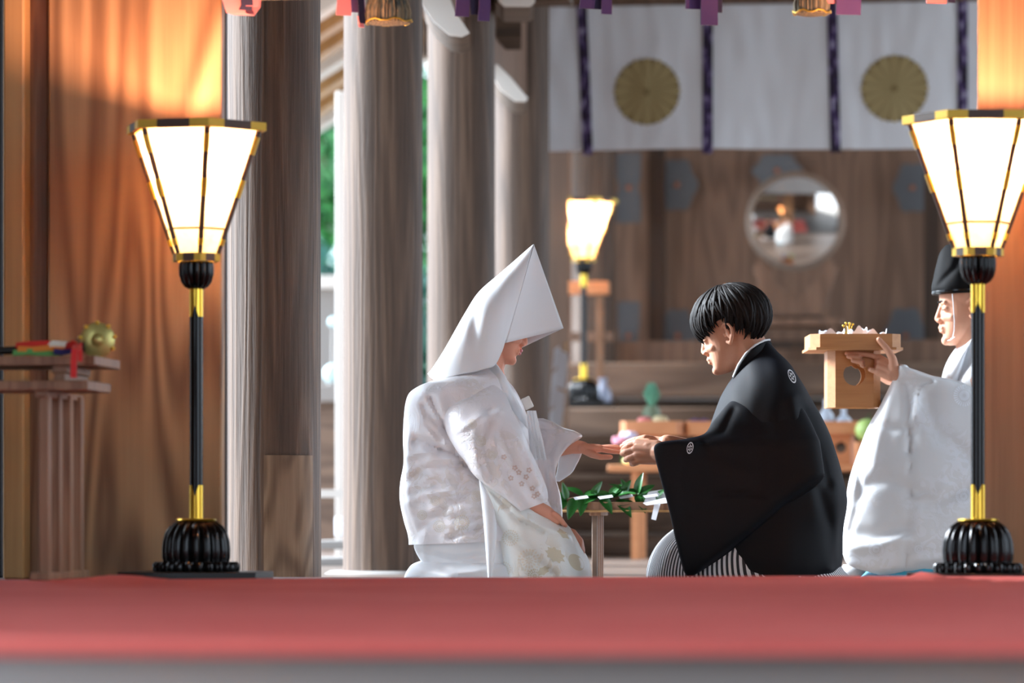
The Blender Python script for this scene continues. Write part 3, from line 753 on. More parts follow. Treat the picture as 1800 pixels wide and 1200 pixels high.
gbox('stone_ledge', 'pale stone ledge under the large round stone ball', 'ledge', 520, 640, 676, 706, 21.1, .6, M['stone'])
root = thing('white_rail', 'white horizontal handrail low between the first two columns', 'rail', at(535, 16.5, -.7), TH)
b = MB(); b.box((.13, .025, CH + (HZ - 867) * 16.5 / FL + .7), (.26, .05, .034)); b.build('rail_bar', M['white_wood'], root)
for u in (.015, .235):
    b = MB(); b.box((u, .025, .46), (.03, .04, .92)); b.build('post', M['white_wood'], root)
for i, (yt, yb, d) in enumerate(((950, 965, 15.6), (980, 995, 15.1), (1008, 1022, 14.6))):
    gbox('stone_step', ['uppermost grey stone step outside, low between the first two columns', 'middle grey stone step outside, low between the first two columns', 'lowest grey stone step outside, low between the first two columns'][i], 'step', 540, 625, yt, yb, d, .5, M['stone'])
gbox('paper_box', 'small pale box low beside the second column, under the white rail', 'box', 588, 606, 908, 942, 15.9, .08, M['paper'])
for px, py, r, lab, g in ((587, 566, 10, 'small pale turquoise stone ball on the garden wall', 1), (586, 657, 18, 'large pale turquoise stone ball on the pale ledge', 1)):
    d = 21.3 if r > 12 else 21.52
    p = W(px, py, d); root = thing('stone_ball', lab, 'ornament', p)
    b = MB(); b.ell((0, 0, 0), (r * d / FL,) * 3, 28, 18); b.build('ball', mat('turquoise_stone', (182, 212, 214), .5), root)
    b = MB(); b.lathe([(r * d / FL * (.6 if r > 12 else .45), -(r * 1.02 if r > 12 else 109) * d / FL), (r * d / FL * (.6 if r > 12 else .35), -r * d / FL * .7)], 24); b.build('pedestal', M['stone'], root)
# eave: rafters running out from the hall, and the roof boards over them
LBL = ['topmost slanting eave rafter, cut by the top edge, between the first two columns', 'second slanting eave rafter from the top edge, between the first two columns', 'third slanting eave rafter from the top edge, between the first two columns', 'fourth eave rafter down, in the middle of the slanting row', 'third eave rafter up from the tree tops', 'second eave rafter up from the tree tops', 'lowest slanting eave rafter, right above the green tree tops']
for k in range(7):
    root = empty('eave_rafter', at(584, 21.4, 0) + HV * (.52 * k - .25), TH)
    tag(root, LBL[k], 'rafter', 'slanting rafters of the eave')
    b = MB()
    b.add([(u, v, 3.0 + .62 * u + dz) for u in (-.7, .9) for v in (0, .17) for dz in (-.07, .055)], [(0, 1, 3, 2), (4, 6, 7, 5), (0, 4, 5, 1), (2, 3, 7, 6), (1, 5, 7, 3), (0, 2, 6, 4)])
    b.build('rafter_body', M['white_wood'] if k % 3 == 0 else M['pale'], root)
b = MB(); b.add([(u, v, 3.06 + .62 * u + dz) for u in (-.75, .95) for v in (-1, 3.15) for dz in (0, .04)], [(0, 1, 3, 2), (4, 6, 7, 5), (0, 4, 5, 1), (2, 3, 7, 6), (1, 5, 7, 3), (0, 2, 6, 4)])
o = b.build('ceiling', M['dark']); o.location = at(584, 21.4, 0); o.rotation_euler.z = TH; struct(o)

# ------------------------------------------------------------ rolled blind and its knots along the top edge
root = thing('rolled_bamboo_blind', 'rolled-up bamboo blind just above the view, from which the coloured knots hang', 'blind', at(900, 9.8, 1.53), TH)
b = MB(); b.tube([(-1.15, 0, 0), (1.25, 0, 0)], .045, 24); b.build('roll', M['straw'], root)
b = MB(); b.box((.05, 0, .12), (2.5, .06, .14)); bevel(b.build('head_rail', M['post'], root), .004)
kd = 9.72; ks = kd / FL
def knot(px, specs, lab):
    root = thing('cloth_knot', lab, 'cloth knot', at(px, kd, 0), 0, 'coloured cloth knots hanging from the blind')
    for nm, m, pts, wd in specs:
        b = MB(); b.ribbon([((x - px) * ks, dy, CH + (HZ - y) * ks) for x, y, dy in pts], (wd * ks, .012, 0), .004)
        # soften: widen middle
        b.build(nm, m, root, smooth=60)
knot(425, (('loop', M['pink'], [(415, -60, 0), (412, -30, -.02), (410, 5, -.03), (416, 24, -.02), (430, 26, 0), (440, 12, .01), (442, -20, .02), (440, -60, .02)], 34), ('tail', M['darkp'], [(436, -50, -.03), (434, -10, -.04), (436, 12, -.035), (432, 20, -.03)], 20), ('tail', M['pink'], [(446, -50, -.02), (446, -5, -.03), (444, 14, -.03)], 22)), 'pink knot at the top edge between the left panel and the nearest column')
knot(615, (('tail', M['pink'], [(608, -60, 0), (607, -10, -.01), (604, 28, -.01)], 26), ('tail', M['purple'], [(626, -60, .01), (628, -10, 0), (630, 22, 0)], 24), ('tail', M['darkp'], [(632, -60, -.01), (634, 0, -.015), (637, 42, -.01)], 10), ('tail', M['pink'], [(633, 30, -.012), (636, 49, -.012)], 8)), 'pink and purple knot at the top edge, left of the second column')
knot(832, (('tail', M['purple'], [(816, -60, 0), (814, 0, -.01), (812, 30, -.01)], 24), ('loop', M['darkp'], [(836, -60, .01), (836, 0, 0), (838, 26, 0)], 20), ('tail', M['purple'], [(850, -60, 0), (852, 10, -.01), (850, 38, -.01)], 20)), 'dark purple knot at the top edge above the white hood')
knot(1047, (('tail', M['purple'], [(1036, -60, 0), (1034, -10, -.01), (1031, 16, -.01)], 26), ('loop', M['darkp'], [(1050, -60, .01), (1050, 0, .0), (1048, 16, 0)], 16), ('tail', M['purple'], [(1064, -60, 0), (1066, 0, -.01), (1066, 26, -.01)], 18)), 'purple knot at the top edge above the first curtain strap')
knot(1238, (('tail', M['purple'], [(1222, -60, 0), (1222, -10, 0), (1222, 16, 0)], 34), ('tail', M['purple'], [(1246, -60, -.01), (1246, 0, -.02), (1246, 46, -.02)], 30), ('loop', M['darkp'], [(1262, -60, .01), (1262, 0, .0), (1262, 22, 0)], 14)), 'purple knot at the top edge above the second curtain strap')
knot(1494, (('tail', M['purple'], [(1490, -60, 0), (1492, 0, 0), (1491, 26, 0)], 44), ('tail', M['pink'], [(1462, -60, .01), (1460, -10, 0), (1456, 6, 0)], 34)), 'purple and pink knot at the top edge above the third curtain strap')
knot(1657, (('tail', M['pink'], [(1646, -60, 0), (1646, -10, 0), (1646, 6, 0)], 36), ('loop', M['darkp'], [(1672, -60, .01), (1673, 4, 0)], 12)), 'short pink knot at the top edge nearest the right panel')
def tassel(px, yb, wd, lab):
    root = thing('straw_tassel', lab, 'tassel', at(px, kd + .02, CH + (HZ - yb) * ks), 0, 'fringed tassels hanging from the blind')
    h = (yb + 45) * ks; r = wd * ks / 2
    b = MB(); b.lathe([(r * .5, .0), (r * .95, .004), (r, .03), (r * .8, h * .6), (r * .35, h * .85), (r * .3, h)], 96, flute=40, fa=.1); b.build('fringe', M['straw'], root)
    b = MB(); b.tube([(r * 1.01 * math.cos(k * PI / 12), r * 1.01 * math.sin(k * PI / 12), .008 + .004 * math.sin(k * 1.7)) for k in range(25)], .0022, 6); b.build('binding', M['goldp'], root)
tassel(682, 42, 84, 'greenish straw tassel at the top edge over the second column')
tassel(1427, 26, 66, 'greenish straw tassel at the top edge over the curtain')

# ------------------------------------------------------------ left offering table
td = 8.75; ts = td / FL
def tp(x, z, dv=0): return at(x, td, z)
root = thing('eight_legged_table', 'two-tiered wooden offering table at the left edge, in front of the cedar panel', 'table', at(154, td, 0.0), TH)
Z = lambda y: CH + (HZ - y) * ts
def tb(nm, u0, u1, v0, v1, y0, y1, m=M['table'], bv=.002):
    b = MB(); z1, z0 = Z(y0), Z(y1); b.box(((u0 + u1) / 2, (v0 + v1) / 2, (z0 + z1) / 2), (u1 - u0, v1 - v0, z1 - z0)); return bevel(b.build(nm, m, root), bv)
tb('upper_top', -.9, .012, .02, .30, 624, 641)
tb('lower_top', -.9, 0, 0, .25, 668, 685)
tb('upper_cleat', -.09, -.055, .03, .28, 641, 654)
tb('upper_cleat', -.085, -.06, .03, .28, 654, 668)
tb('lower_cleat', -.125, -.098, .01, .40, 685, 697)
for k in range(4): tb('leg', -.118 + .002 * k, -.096 + .002 * k, .02 + k * .105, .055 + k * .105, 690, 1010)
tb('foot_bar', -.135, -.09, .0, .43, 1006, 1020)
for k in range(4): tb('leg', -.818 + .002 * k, -.796 + .002 * k, .02 + k * .105, .055 + k * .105, 690, 1020)
# bell wand with disc and ribbons
root = thing('bell_wand', 'golden-disc bell wand lying on the upper tier, tied with five-coloured ribbons and a red cord', 'ritual bell', at(172, td + .12, Z(624)), 0)
s_ = (td + .12) / FL
b = MB(); rs = []
def disc(px, py): return Vector(((px - 172) * s_, 0, (624 - py) * s_))
c0 = disc(172, 594)
for r, y in ((30, 0), (31, .004), (28, .007), (12, .010), (8, .02), (1, .024)):
    rs.append([c0 + Vector((r * s_ * math.cos(k * 2 * PI / 40) * .98, -y, r * s_ * math.sin(k * 2 * PI / 40))) for k in range(40)])
b.rings(rs); b.build('gold_disc', mat('greenish_brass', (196, 186, 112), .35, .6), root)
for k in range(9):
    a = k * 2 * PI / 9 + .2; b = MB(); p = c0 + Vector((31 * s_ * math.cos(a), -.008, 31 * s_ * math.sin(a)))
    if p.z > .004: b.ell(p, (.0048,) * 3, 14, 10); b.build('bell', M['gold'], root)
b = MB(); b.tube([disc(150, 606) + Vector((0, -.01, 0)), disc(120, 610) + Vector((0, -.01, 0)), disc(-40, 614) + Vector((0, -.01, 0))], [.012, .010, .009], 14); b.build('handle', M['blackm'], root)
for k, (c, pts) in enumerate((((214, 48, 40), [(30, 606), (55, 603), (85, 602), (115, 610)]), ((240, 232, 214), [(60, 618), (80, 612), (95, 602), (120, 604)]), ((232, 138, 56), [(34, 612), (60, 613), (90, 610), (118, 613)]), ((104, 168, 92), [(26, 619), (56, 617), (84, 621), (112, 619)]), ((52, 46, 108), [(98, 616), (112, 618), (124, 616), (134, 612)]))):
    b = MB(); b.ribbon([disc(x, y) + Vector((0, -.022 - .004 * k, .002)) for x, y in pts], (0, .008, .0125), .003); tag(b.build('ribbon', mat('ribbon_cloth', c, .7), root), None)
b = MB(); b.ribbon([disc(120, 606) + Vector((0, -.03, 0)), disc(132, 602) + Vector((0, -.045, 0)), disc(142, 610) + Vector((0, -.06, 0)), disc(147, 606) + Vector((0, -.055, 0))], (.004, .0, .016), .006)
b.ribbon([disc(140, 606) + Vector((0, -.06, 0)), disc(144, 616) + Vector((0, -.15, 0)), disc(143, 640) + Vector((0, -.155, 0)), disc(143, 664) + Vector((0, -.155, 0))], (.014, 0, 0), .006)
b.ribbon([disc(146, 606) + Vector((0, -.06, 0)), disc(154, 618) + Vector((0, -.15, 0)), disc(154, 636) + Vector((0, -.152, 0))], (.010, 0, 0), .006)
b.build('red_cord', mat('red_cord', (216, 36, 32), .6), root)

# ------------------------------------------------------------ small table with sakaki branches
sd = 11.75; ss = sd / FL
ZS = lambda y: CH + (HZ - y) * ss
root = thing('sakaki_table', 'small low wooden table between the kneeling couple, carrying leafy branches', 'table', at(985, sd, ZR), TH)
def sbx(nm, x0, x1, v0, v1, y0, y1, m=M['table']):
    u0, u1 = (x0 - 985) * ss * 1.006, (x1 - 985) * ss * 1.006; z1, z0 = ZS(y0) - ZR, ZS(y1) - ZR if y1 else 0
    b = MB(); b.box(((u0 + u1) / 2, (v0 + v1) / 2, (z0 + z1) / 2), (u1 - u0, v1 - v0, z1 - z0)); bevel(b.build(nm, m, root), .002)
sbx('table_top', 985, 1250, -.02, .28, 882, 897)
sbx('edge_strip', 985, 1250, -.026, -.02, 896, 900, M['pale'])
for x in (1040, 1200):
    for k in range(4):
        sbx('leg', x + k * 0, x + 9, .005 + k * .07, .035 + k * .07, 905, None, M['step'] if k == 0 else M['table'])
    sbx('cleat', x - 4, x + 16, 0, .26, 897, 906)
def leaf(b, p, dr, up, L, Wd, cup=.12):
    dr = dr.normalized(); sdv = dr.cross(up).normalized(); nn = sdv.cross(dr); rs = []
    for k in range(8):
        t = k / 7; w_ = Wd * (math.sin(PI * min(1, t ** .8 * .98 + .02)) ** .8) * .5 + .0004
        c = p + dr * L * t - nn * L * .28 * t * t
        rs.append([c - sdv * w_ + nn * w_ * cup * 3, c - sdv * w_ * .5 + nn * w_ * cup, c - nn * .0005, c + sdv * w_ * .5 + nn * w_ * cup, c + sdv * w_ + nn * w_ * cup * 3])
    b.rings(rs, closed=False)
def sakaki(px, py, dy, lab, sd_, specs, flip=1):
    rnd = random.Random(sd_); p0 = W(px, py, sd + dy); root = thing('sakaki_branch', lab, 'branch', p0, 0, 'leafy sakaki branches on the small table')
    L = .26; stem = [Vector((flip * L * t, .02 * math.sin(t * 3), .006 + .012 * math.sin(t * 5))) for t in [k / 10 for k in range(11)]]
    b = MB(); b.tube(stem, [.004 - .0022 * k / 10 for k in range(11)], 8); b.build('stem', M['branch'], root)
    b = MB()
    for (t, ang, tilt, l_) in specs:
        q = stem[int(t * 10)]; dr = Vector((math.cos(R(ang)) * math.cos(R(tilt)), -math.sin(R(tilt)), math.sin(R(ang)) * math.cos(R(tilt))))
        leaf(b, q, dr, Vector((.1, -1, .5)), l_ * 1.1, l_ * .46)
    for _ in range(16):
        q = stem[rnd.randrange(11)]; dr = Vector((rnd.uniform(-1, 1), rnd.uniform(-.8, .9), rnd.uniform(-.1, .55))); leaf(b, q, dr, Vector((0, -.6, 1)), rnd.uniform(.05, .075), .028)
    o = b.build('leaves', M['leafd'], root, smooth=60)
    b = MB(); x, z = flip * .02, .014
    for k in range(2):
        b.add([(x, -.012 - .006 * k, z), (x + flip * .042, -.02 - .006 * k, z + .006), (x + flip * .046, -.03 - .004 * k, z - .001), (x + flip * .006, -.024 - .004 * k, z - .007)], [(0, 1, 2, 3)]); x += flip * .075; z += .002
    o = b.build('paper_strip', M['paper'], root, smooth=0); q = o.modifiers.new('solid', 'SOLIDIFY'); q.thickness = .001
sakaki(996, 882, -.03, 'left sakaki branch, leaves drooping over the table edge beside the bride', 2, [(.0, 100, 20, .05), (.1, -110, 50, .075), (.25, -100, 55, .07), (.0, -140, 40, .06), (.45, -50, 50, .07), (.6, -45, 50, .075), (.05, 150, 20, .055), (.35, 60, 30, .05)])
sakaki(1075, 880, -.02, 'right sakaki branch, its tip hidden by the groom sleeve', 4, [(.0, 150, 20, .055), (.1, 60, 20, .055), (.3, -60, 55, .07), (.2, 110, 15, .05), (.45, -80, 60, .065), (.6, 20, 30, .06), (.3, 35, 20, .055)])
root = thing('folded_paper', 'crumpled white folded paper lying on the branches beside the groom sleeve', 'paper', W(1152, 876, sd - .05))
b = MB()
for (pts) in ([(-20, 6, 0), (-12, -12, .02), (12, -16, .03), (22, -2, .01)], [(-22, 8, -.02), (22, -2, -.01), (20, 8, -.03), (-16, 12, -.04)], [(-2, 8, -.03), (9, 6, -.035), (0, 38, -.045), (-8, 36, -.04)]):
    b.add([(x * ss, y, -z * ss) for x, z, y in pts], [(0, 1, 2, 3)])
o = b.build('sheet', M['paper'], root, smooth=0); q = o.modifiers.new('solid', 'SOLIDIFY'); q.thickness = .0012

# ============================================================ people
from mathutils.bvhtree import BVHTree
def catmull(vals, t):
    n = len(vals) - 1; f = min(max(t, 0), .99999) * n; i = int(f); u = f - i
    p0, p1, p2, p3 = vals[max(i - 1, 0)], vals[i], vals[min(i + 1, n)], vals[min(i + 2, n)]
    return tuple(.5 * (2 * b + (c - a) * u + (2 * a - 5 * b + 4 * c - d) * u * u + (3 * b - a - 3 * c + d) * u ** 3) for a, b, c, d in zip(p0, p1, p2, p3))
class Fig:
    """a person's own frame: pixel measurements at its depth become metres around its root"""
    def __init__(s, d, x0, label, name='person', zf=None):
        s.d = d; s.X = (x0 - 900) * d / FL; s.root = thing(name, label, 'person', (s.X, d, ZR if zf is None else zf)); s.z0 = ZR if zf is None else zf
    def pt(s, px, py, dy=0.0): q = (s.d + dy) / FL; return Vector(((px - 900) * q - s.X, dy, CH + (HZ - py) * q - s.z0))
    def proj(s, p): q = FL / (s.d + p.y); return (900 + (p.x + s.X) * q, HZ - (p.z + s.z0 - CH) * q)
    def loft(s, secs, n=72, m=70, e=2.3, creases=(), nz=.0, nf=9, b=None, cap=True, seed=0, mi=0):
        b = b or MB(); rs = []; o = len(b.v)
        for i in range(m + 1):
            x1, y1, x2, y2, h, dy = catmull(secs, i / m); A, B = s.pt(x1, y1, dy), s.pt(x2, y2, dy); c = (A + B) / 2; a = (B - A) / 2; ring = []
            for j in range(n):
                t = j * 2 * PI / n + PI; ct, st = math.cos(t), math.sin(t)
                p = c + a * math.copysign(abs(ct) ** (2 / e), ct) + Vector((0, h, 0)) * math.copysign(abs(st) ** (2 / e), st)
                if nz:
                    q = p - c; ql = q.length
                    if ql > 1e-5: p = p + q / ql * nz * min(1, ql / .05) * (noise.noise(Vector((p.x * nf, p.y * nf * .6, p.z * nf * .35 + seed))) + .5 * noise.noise(Vector((p.x * nf * 2.3 + 5, p.y * nf, p.z * nf * .9 + seed))))
                if creases and (p.y < dy):
                    px, py = s.proj(p)
                    for pl, w_, dep in creases:
                        best = 1e9
                        for k in range(len(pl) - 1):
                            ax, ay = pl[k]; bx, by = pl[k + 1]; vx, vy = bx - ax, by - ay
                            u = max(0, min(1, ((px - ax) * vx + (py - ay) * vy) / (vx * vx + vy * vy + 1e-9)))
                            best = min(best, (px - ax - u * vx) ** 2 + (py - ay - u * vy) ** 2)
                        if best < (3 * w_) ** 2: p.y += dep * math.exp(-best / (w_ * w_)) * min(1, (dy - p.y) / max(h, .001) * 1.5)
                ring.append(p)
            rs.append(ring)
        o2 = b.rings(rs, mi, cap)
        for i in range(m + 1):
            for j in range(n): b.uv[o + i * n + j] = ((j if j <= n / 2 else n - j) / n, i / m)
        return b
    def capx(s, b, a, c, r0, r1=None): b.cap(s.pt(*a), s.pt(*c), r0, r1)
    def chain(s, b, pts, rad):
        for k in range(len(pts) - 1): s.capx(b, pts[k], pts[k + 1], rad[k], rad[k + 1])
    def bvh(s, b): return BVHTree.FromPolygons([tuple(v) for v in b.v], [f for f in b.f])
    def hit(s, tree, px, py):
        o = Vector((-s.X, -s.d, CH - s.z0)); dr = Vector(((px - 900) / FL, 1, (HZ - py) / FL)).normalized()
        h = tree.ray_cast(o, dr); return (h[0] - dr * .0012) if h[0] is not None else None
def remesh(o, vs, it=4, fac=.5):
    r = o.modifiers.new('skin_surface', 'REMESH'); r.mode = 'VOXEL'; r.voxel_size = vs; r.use_smooth_shade = True
    q = o.modifiers.new('smooth', 'SMOOTH'); q.iterations = it; q.factor = fac
def clothmods(o, lv=1):
    q = o.modifiers.new('sub', 'SUBSURF'); q.levels = lv; q.render_levels = lv; return o

def headT(F, px, py, dy, face, pitch, yaw, sc):
    o = F.pt(px, py, dy); cp, sp, cyy, sy = math.cos(R(pitch)), math.sin(R(pitch)), math.cos(R(yaw)), math.sin(R(yaw))
    def T(p):
        f, l, u = p[0] * sc, p[1] * sc, p[2] * sc
        f, u = f * cp + u * sp, u * cp - f * sp
        return o + Vector(((f * cyy - l * sy) * face, f * sy + l * cyy, u))
    return T
def head(b, T, sc, female=False, open_eye=False):
    def cap(p, q, r0, r1=None): b.cap(T(p), T(q), r0 * sc, (r0 if r1 is None else r1) * sc)
    b.ell((-.012, 0, .042), (.097, .077, .086), 28, 20, T)
    jw = .92 if female else 1.0
    prof = [(-.119, .062, .030, .010), (-.113, .076, .012, .022), (-.100, .081, -.012, .036), (-.085, .079, -.030, .046), (-.070, .0785, -.042, .053), (-.05, .0785, -.052, .059), (-.02, .078, -.06, .064), (.0, .079, -.066, .067), (.02, .085, -.07, .068), (.045, .086, -.08, .068), (.06, .082, -.08, .066)]
    rs = []
    for u, xf, xb, w_ in prof:
        c = (xf + xb) / 2; a = (xf - xb) / 2; ring = []
        for j in range(32):
            t = j * 2 * PI / 32; ct, st = math.cos(t), math.sin(t); e = 2.25
            ring.append(T(Vector((c + a * math.copysign(abs(ct) ** (2 / e), ct), w_ * jw * math.copysign(abs(st) ** (2 / 2.1), st), u))))
        rs.append(ring)
    b.rings(rs)
    cap((.079, 0, .010), (.0945, 0, -.030), .0085, .0098); cap((.0945, 0, -.032), (.090, 0, -.038), .0098, .008)
    for sg in (-1, 1):
        cap((.085, sg * .008, -.036), (.091, sg * .010, -.038), .0085, .0075)
        cap((.080, sg * .014, .016), (.074, sg * .044, .018), .0065, .006)
        b.ell((.066, sg * .031, .000), (.0145, .016, .0115), 14, 10, T)
        cap((.069, sg * .020, -.030), (.052, sg * .044, -.032), .0145, .0125)
        # ear: rim, lobe and shell
        y = sg * .072
        E_ = [(.002, y, .016), (-.010, y + sg * .014, .026), (-.026, y + sg * .020, .020), (-.033, y + sg * .020, .002), (-.026, y + sg * .015, -.020), (-.012, y + sg * .007, -.040), (-.003, y + sg * .002, -.032)]
        for i_ in range(6): cap(E_[i_], E_[i_ + 1], .0048 if i_ < 4 else .006)
        cap((-.014, y + sg * .006, .012), (-.016, y + sg * .008, -.018), .008, .007); cap((-.002, y + sg * .004, -.006), (-.004, y + sg * .004, -.012), .0055)
    cap((.083, -.017, -.062), (.088, -.004, -.060), .0048, .0062); cap((.083, .017, -.062), (.088, .004, -.060), .0048, .0062)
    cap((.081, -.013, -.072), (.081, .013, -.072), .0068); cap((.085, -.006, -.071), (.085, .006, -.071), .0062)
    b.ell((.068, 0, -.064), (.0175, .027, .024), 18, 12, T); b.ell((.072, 0, -.020), (.016, .020, .024), 16, 12, T)
    cap((.069, -.009, -.102), (.069, .009, -.102), .0165)
    cap((.086, 0, -.046), (.086, 0, -.054), .004)

def fingers(F, b, lst, r=.0082):
    for pts in lst: F.chain(b, pts, [r * 1.08, r * 1.0, r * .92, r * .78][:len(pts)])

# ---------------- bride
B = Fig(10.9, 870, 'person kneeling in white wedding kimono and tall pointed white hood, one hand held out')
b = MB(); T = headT(B, 881, 573, 0, 1, 17, 0, .83); head(b, T, .83, True)
B.chain(b, [(868, 600, 0), (858, 645, 0), (850, 700, 0)], [.046, .046, .08])
B.chain(b, [(846, 740, 0), (840, 830, 0), (850, 930, 0)], [.115, .115, .14])
for sg in (-1, 1):
    B.capx(b, (842, 712, 0), (838, 716, sg * .13), .06, .05); B.chain(b, [(850, 950, sg * .08), (985, 965, sg * .1)], [.09, .07]); B.chain(b, [(975, 1005, sg * .1), (800, 1010, sg * .08), (745, 1012, sg * .07)], [.05, .045, .03])
B.chain(b, [(836, 716, -.15), (868, 812, -.21), (925, 885, -.24), (960, 903, -.235)], [.045, .036, .026, .024])
B.chain(b, [(955, 901, -.235), (978, 912, -.235)], [.022, .017])
for k in range(4): B.chain(b, [(972 + k, 902 + k * 4, -.25 + .016 * k), (984 + k, 911 + k * 3, -.25 + .016 * k), (991 + k, 920 + k, -.245 + .016 * k)], [.0085, .008, .007])
B.chain(b, [(850, 716, .14), (905, 800, .15), (975, 788, .11), (1004, 784, .10), (1024, 786, .10)], [.045, .036, .026, .0225, .0185])
KN = [(1053, 789, .068), (1054, 787, .086), (1052, 787, .104), (1048, 789, .120)]
for k in KN: B.capx(b, (1026, 787, .085 + (k[2] - .094) * .5), k, .0145, .0108)
fingers(B, b, [[(1053, 789, .068), (1068, 792, .062), (1080, 794, .060), (1089, 795, .06)], [(1054, 787, .086), (1073, 787, .084), (1087, 788, .084), (1096, 790, .084)],
               [(1052, 787, .104), (1070, 785, .104), (1083, 785, .104), (1093, 787, .103)], [(1048, 789, .120), (1063, 788, .122), (1073, 789, .122), (1081, 790, .122)]], .0074)
B.chain(b, [(1028, 791, .072), (1041, 799, .056), (1056, 803, .048), (1073, 803, .046)], [.0125, .0102, .0088, .0078])
o = b.build('body', M['skin_f'], B.root); remesh(o, .0022, 6, .6)
b = MB(); b.cap(T((.0865, -.012, -.061)), T((.090, 0, -.0605)), .0045, .0052); b.cap(T((.0865, .012, -.061)), T((.090, 0, -.0605)), .0045, .0052); b.cap(T((.0845, -.009, -.0705)), T((.0872, 0, -.071)), .0050, .0056); b.cap(T((.0845, .009, -.0705)), T((.0872, 0, -.071)), .0050, .0056)
o = b.build('lips', M['lip_f'], B.root); remesh(o, .0012, 3)
# hood
def hood():
    b = MB()
    C = [((753, 658), (757, 661, -.012), .4), ((764, 644), (768, 668, -.04), .5), ((783, 614), (786, 664, -.085), .7), ((800, 584), (808, 658, -.118), .85), ((820, 549), (832, 654, -.130), 1.0), ((843, 514), (853, 648, -.128), 1.0),
         ((878, 483), (869, 642, -.118), .8), ((908, 457), (880, 622, -.108), .4), ((938, 430), (887, 603, -.098), .0)]
    nu, nv = 64, 40
    for sg in (1, -1):
        rs = []
        for i in range(nu + 1):
            t = i / nu; rx, ry = catmull([c[0] for c in C], t); bx, by, bd = catmull([c[1] for c in C], t); (bu,) = catmull([(c[2],) for c in C], t)
            A = B.pt(rx, ry, 0); E = B.pt(bx, by, bd); E.y *= sg; ring = []
            if sg < 0: E += (B.pt(896, 621, .11) - B.pt(887, 603, .098)) * t ** 4
            for j in range(nv + 1):
                v = j / nv; p = A.lerp(E, v); bulge = bu * (math.sin(v * PI / 2) - v) + bu * .10 * math.sin(v * PI)
                p.y = E.y * (v * (1 - bu) + bu * (1 - (1 - v) ** 2.6) ** .55 + bu * .06 * math.sin(v * PI)); wv = noise.noise(Vector((p.x * 9, p.z * 6, sg))) * .012 * math.sin(v * PI) * (1 if t < .8 else (1 - t) / .2)
                p.y += sg * wv; 
                g = math.exp(-(((900 + (p.x + B.X) * FL / 10.9) - 836 - (by - ry) * 0) / 11) ** 2) * .016 * math.exp(-((v - .35) / .3) ** 2); p.y += sg * g * (1 if sg > 0 else 1)
                ring.append(p)
            rs.append(ring)
        b.rings(rs, closed=False)
        # the stiff front flap: apex, tip, near corner
        Ap, Ti, Nc = B.pt(938, 430, 0), B.pt(990, 577, 0), B.pt(887, 603, -.098); Nc.y *= sg; rs = []
        if sg < 0: Nc = B.pt(896, 621, .11)
        for i in range(25):
            t = i / 24; P, Q = Ap.lerp(Ti, t), Ap.lerp(Nc, t); nrm = (Ti - Ap).cross(Nc - Ap).normalized()
            rs.append([P.lerp(Q, j / 24) + nrm * (-.008 * math.sin(PI * j / 24) * t) * sg * -1 for j in range(25)])
        b.rings(rs, closed=False)
    o = b.build('hood', M['hoodw'], B.root, smooth=35); q = o.modifiers.new('solid', 'SOLIDIFY'); q.thickness = .003; q.offset = 1
hood()
cr = [([(712, 850), (740, 826), (775, 815), (812, 818)], 8, .020), ([(708, 806), (735, 796), (762, 792)], 6, -.014), ([(712, 888), (745, 868), (790, 862)], 7, -.012), ([(756, 700), (770, 726), (784, 752)], 5, .018), ([(742, 712), (752, 745), (775, 775)], 5, .014), ([(728, 905), (790, 912), (845, 905)], 7, .008), ([(790, 765), (760, 735), (735, 700)], 7, .014), ([(800, 790), (765, 790), (730, 775)], 8, .016), ([(840, 838), (800, 800), (775, 790), (735, 770)], 6, .018), ([(845, 845), (800, 880), (740, 930)], 9, .012), ([(720, 830), (760, 812), (800, 812)], 9, -.012),
      ([(715, 870), (760, 850), (810, 850)], 8, .010), ([(790, 945), (850, 925)], 5, .014), ([(803, 800), (798, 950)], 3, .005), ([(735, 700), (760, 760), (790, 790)], 7, -.012), ([(888, 690), (890, 725), (880, 740)], 4, .016), ([(745, 900), (790, 890), (840, 895)], 10, -.008), ([(720, 740), (735, 800), (730, 880)], 10, .010)]
b = B.loft([(806, 648, 866, 642, .05, 0), (778, 664, 880, 655, .11, 0), (740, 678, 893, 668, .17, 0), (716, 700, 906, 690, .20, 0), (707, 735, 921, 725, .215, 0), (705, 790, 936, 775, .225, 0), (706, 860, 950, 850, .24, 0), (712, 912, 975, 905, .26, 0), (718, 945, 990, 935, .265, 0), (719, 957, 990, 945, .262, 0)],
           144, 150, 2.3, cr, .016, 11)
bb = B.bvh(b); b.build('outer_kimono', M['brocade'], B.root)
b = B.loft([(735, 930, 960, 930, .235, 0), (728, 955, 985, 950, .245, 0), (731, 970, 990, 970, .25, 0), (738, 986, 990, 988, .25, 0), (742, 998, 985, 998, .24, 0)], 96, 40, 2.3, [([(740, 970), (800, 985), (850, 975)], 6, .012)], .012, 14, seed=3)
b.build('under_kimono', M['lining'], B.root)
b = B.loft([(748, 984, 1000, 984, .22, 0), (725, 994, 1015, 990, .26, 0), (713, 1008, 1025, 1000, .28, 0), (709, 1024, 1030, 1015, .29, 0), (709, 1032, 1030, 1032, .29, 0)], 96, 30, 2.4, [([(780, 1000), (830, 1020)], 6, .012), ([(740, 1000), (790, 1010), (850, 1000)], 7, -.01)], .014, 12, seed=5)
b.build('trailing_hem', M['lining'], B.root)
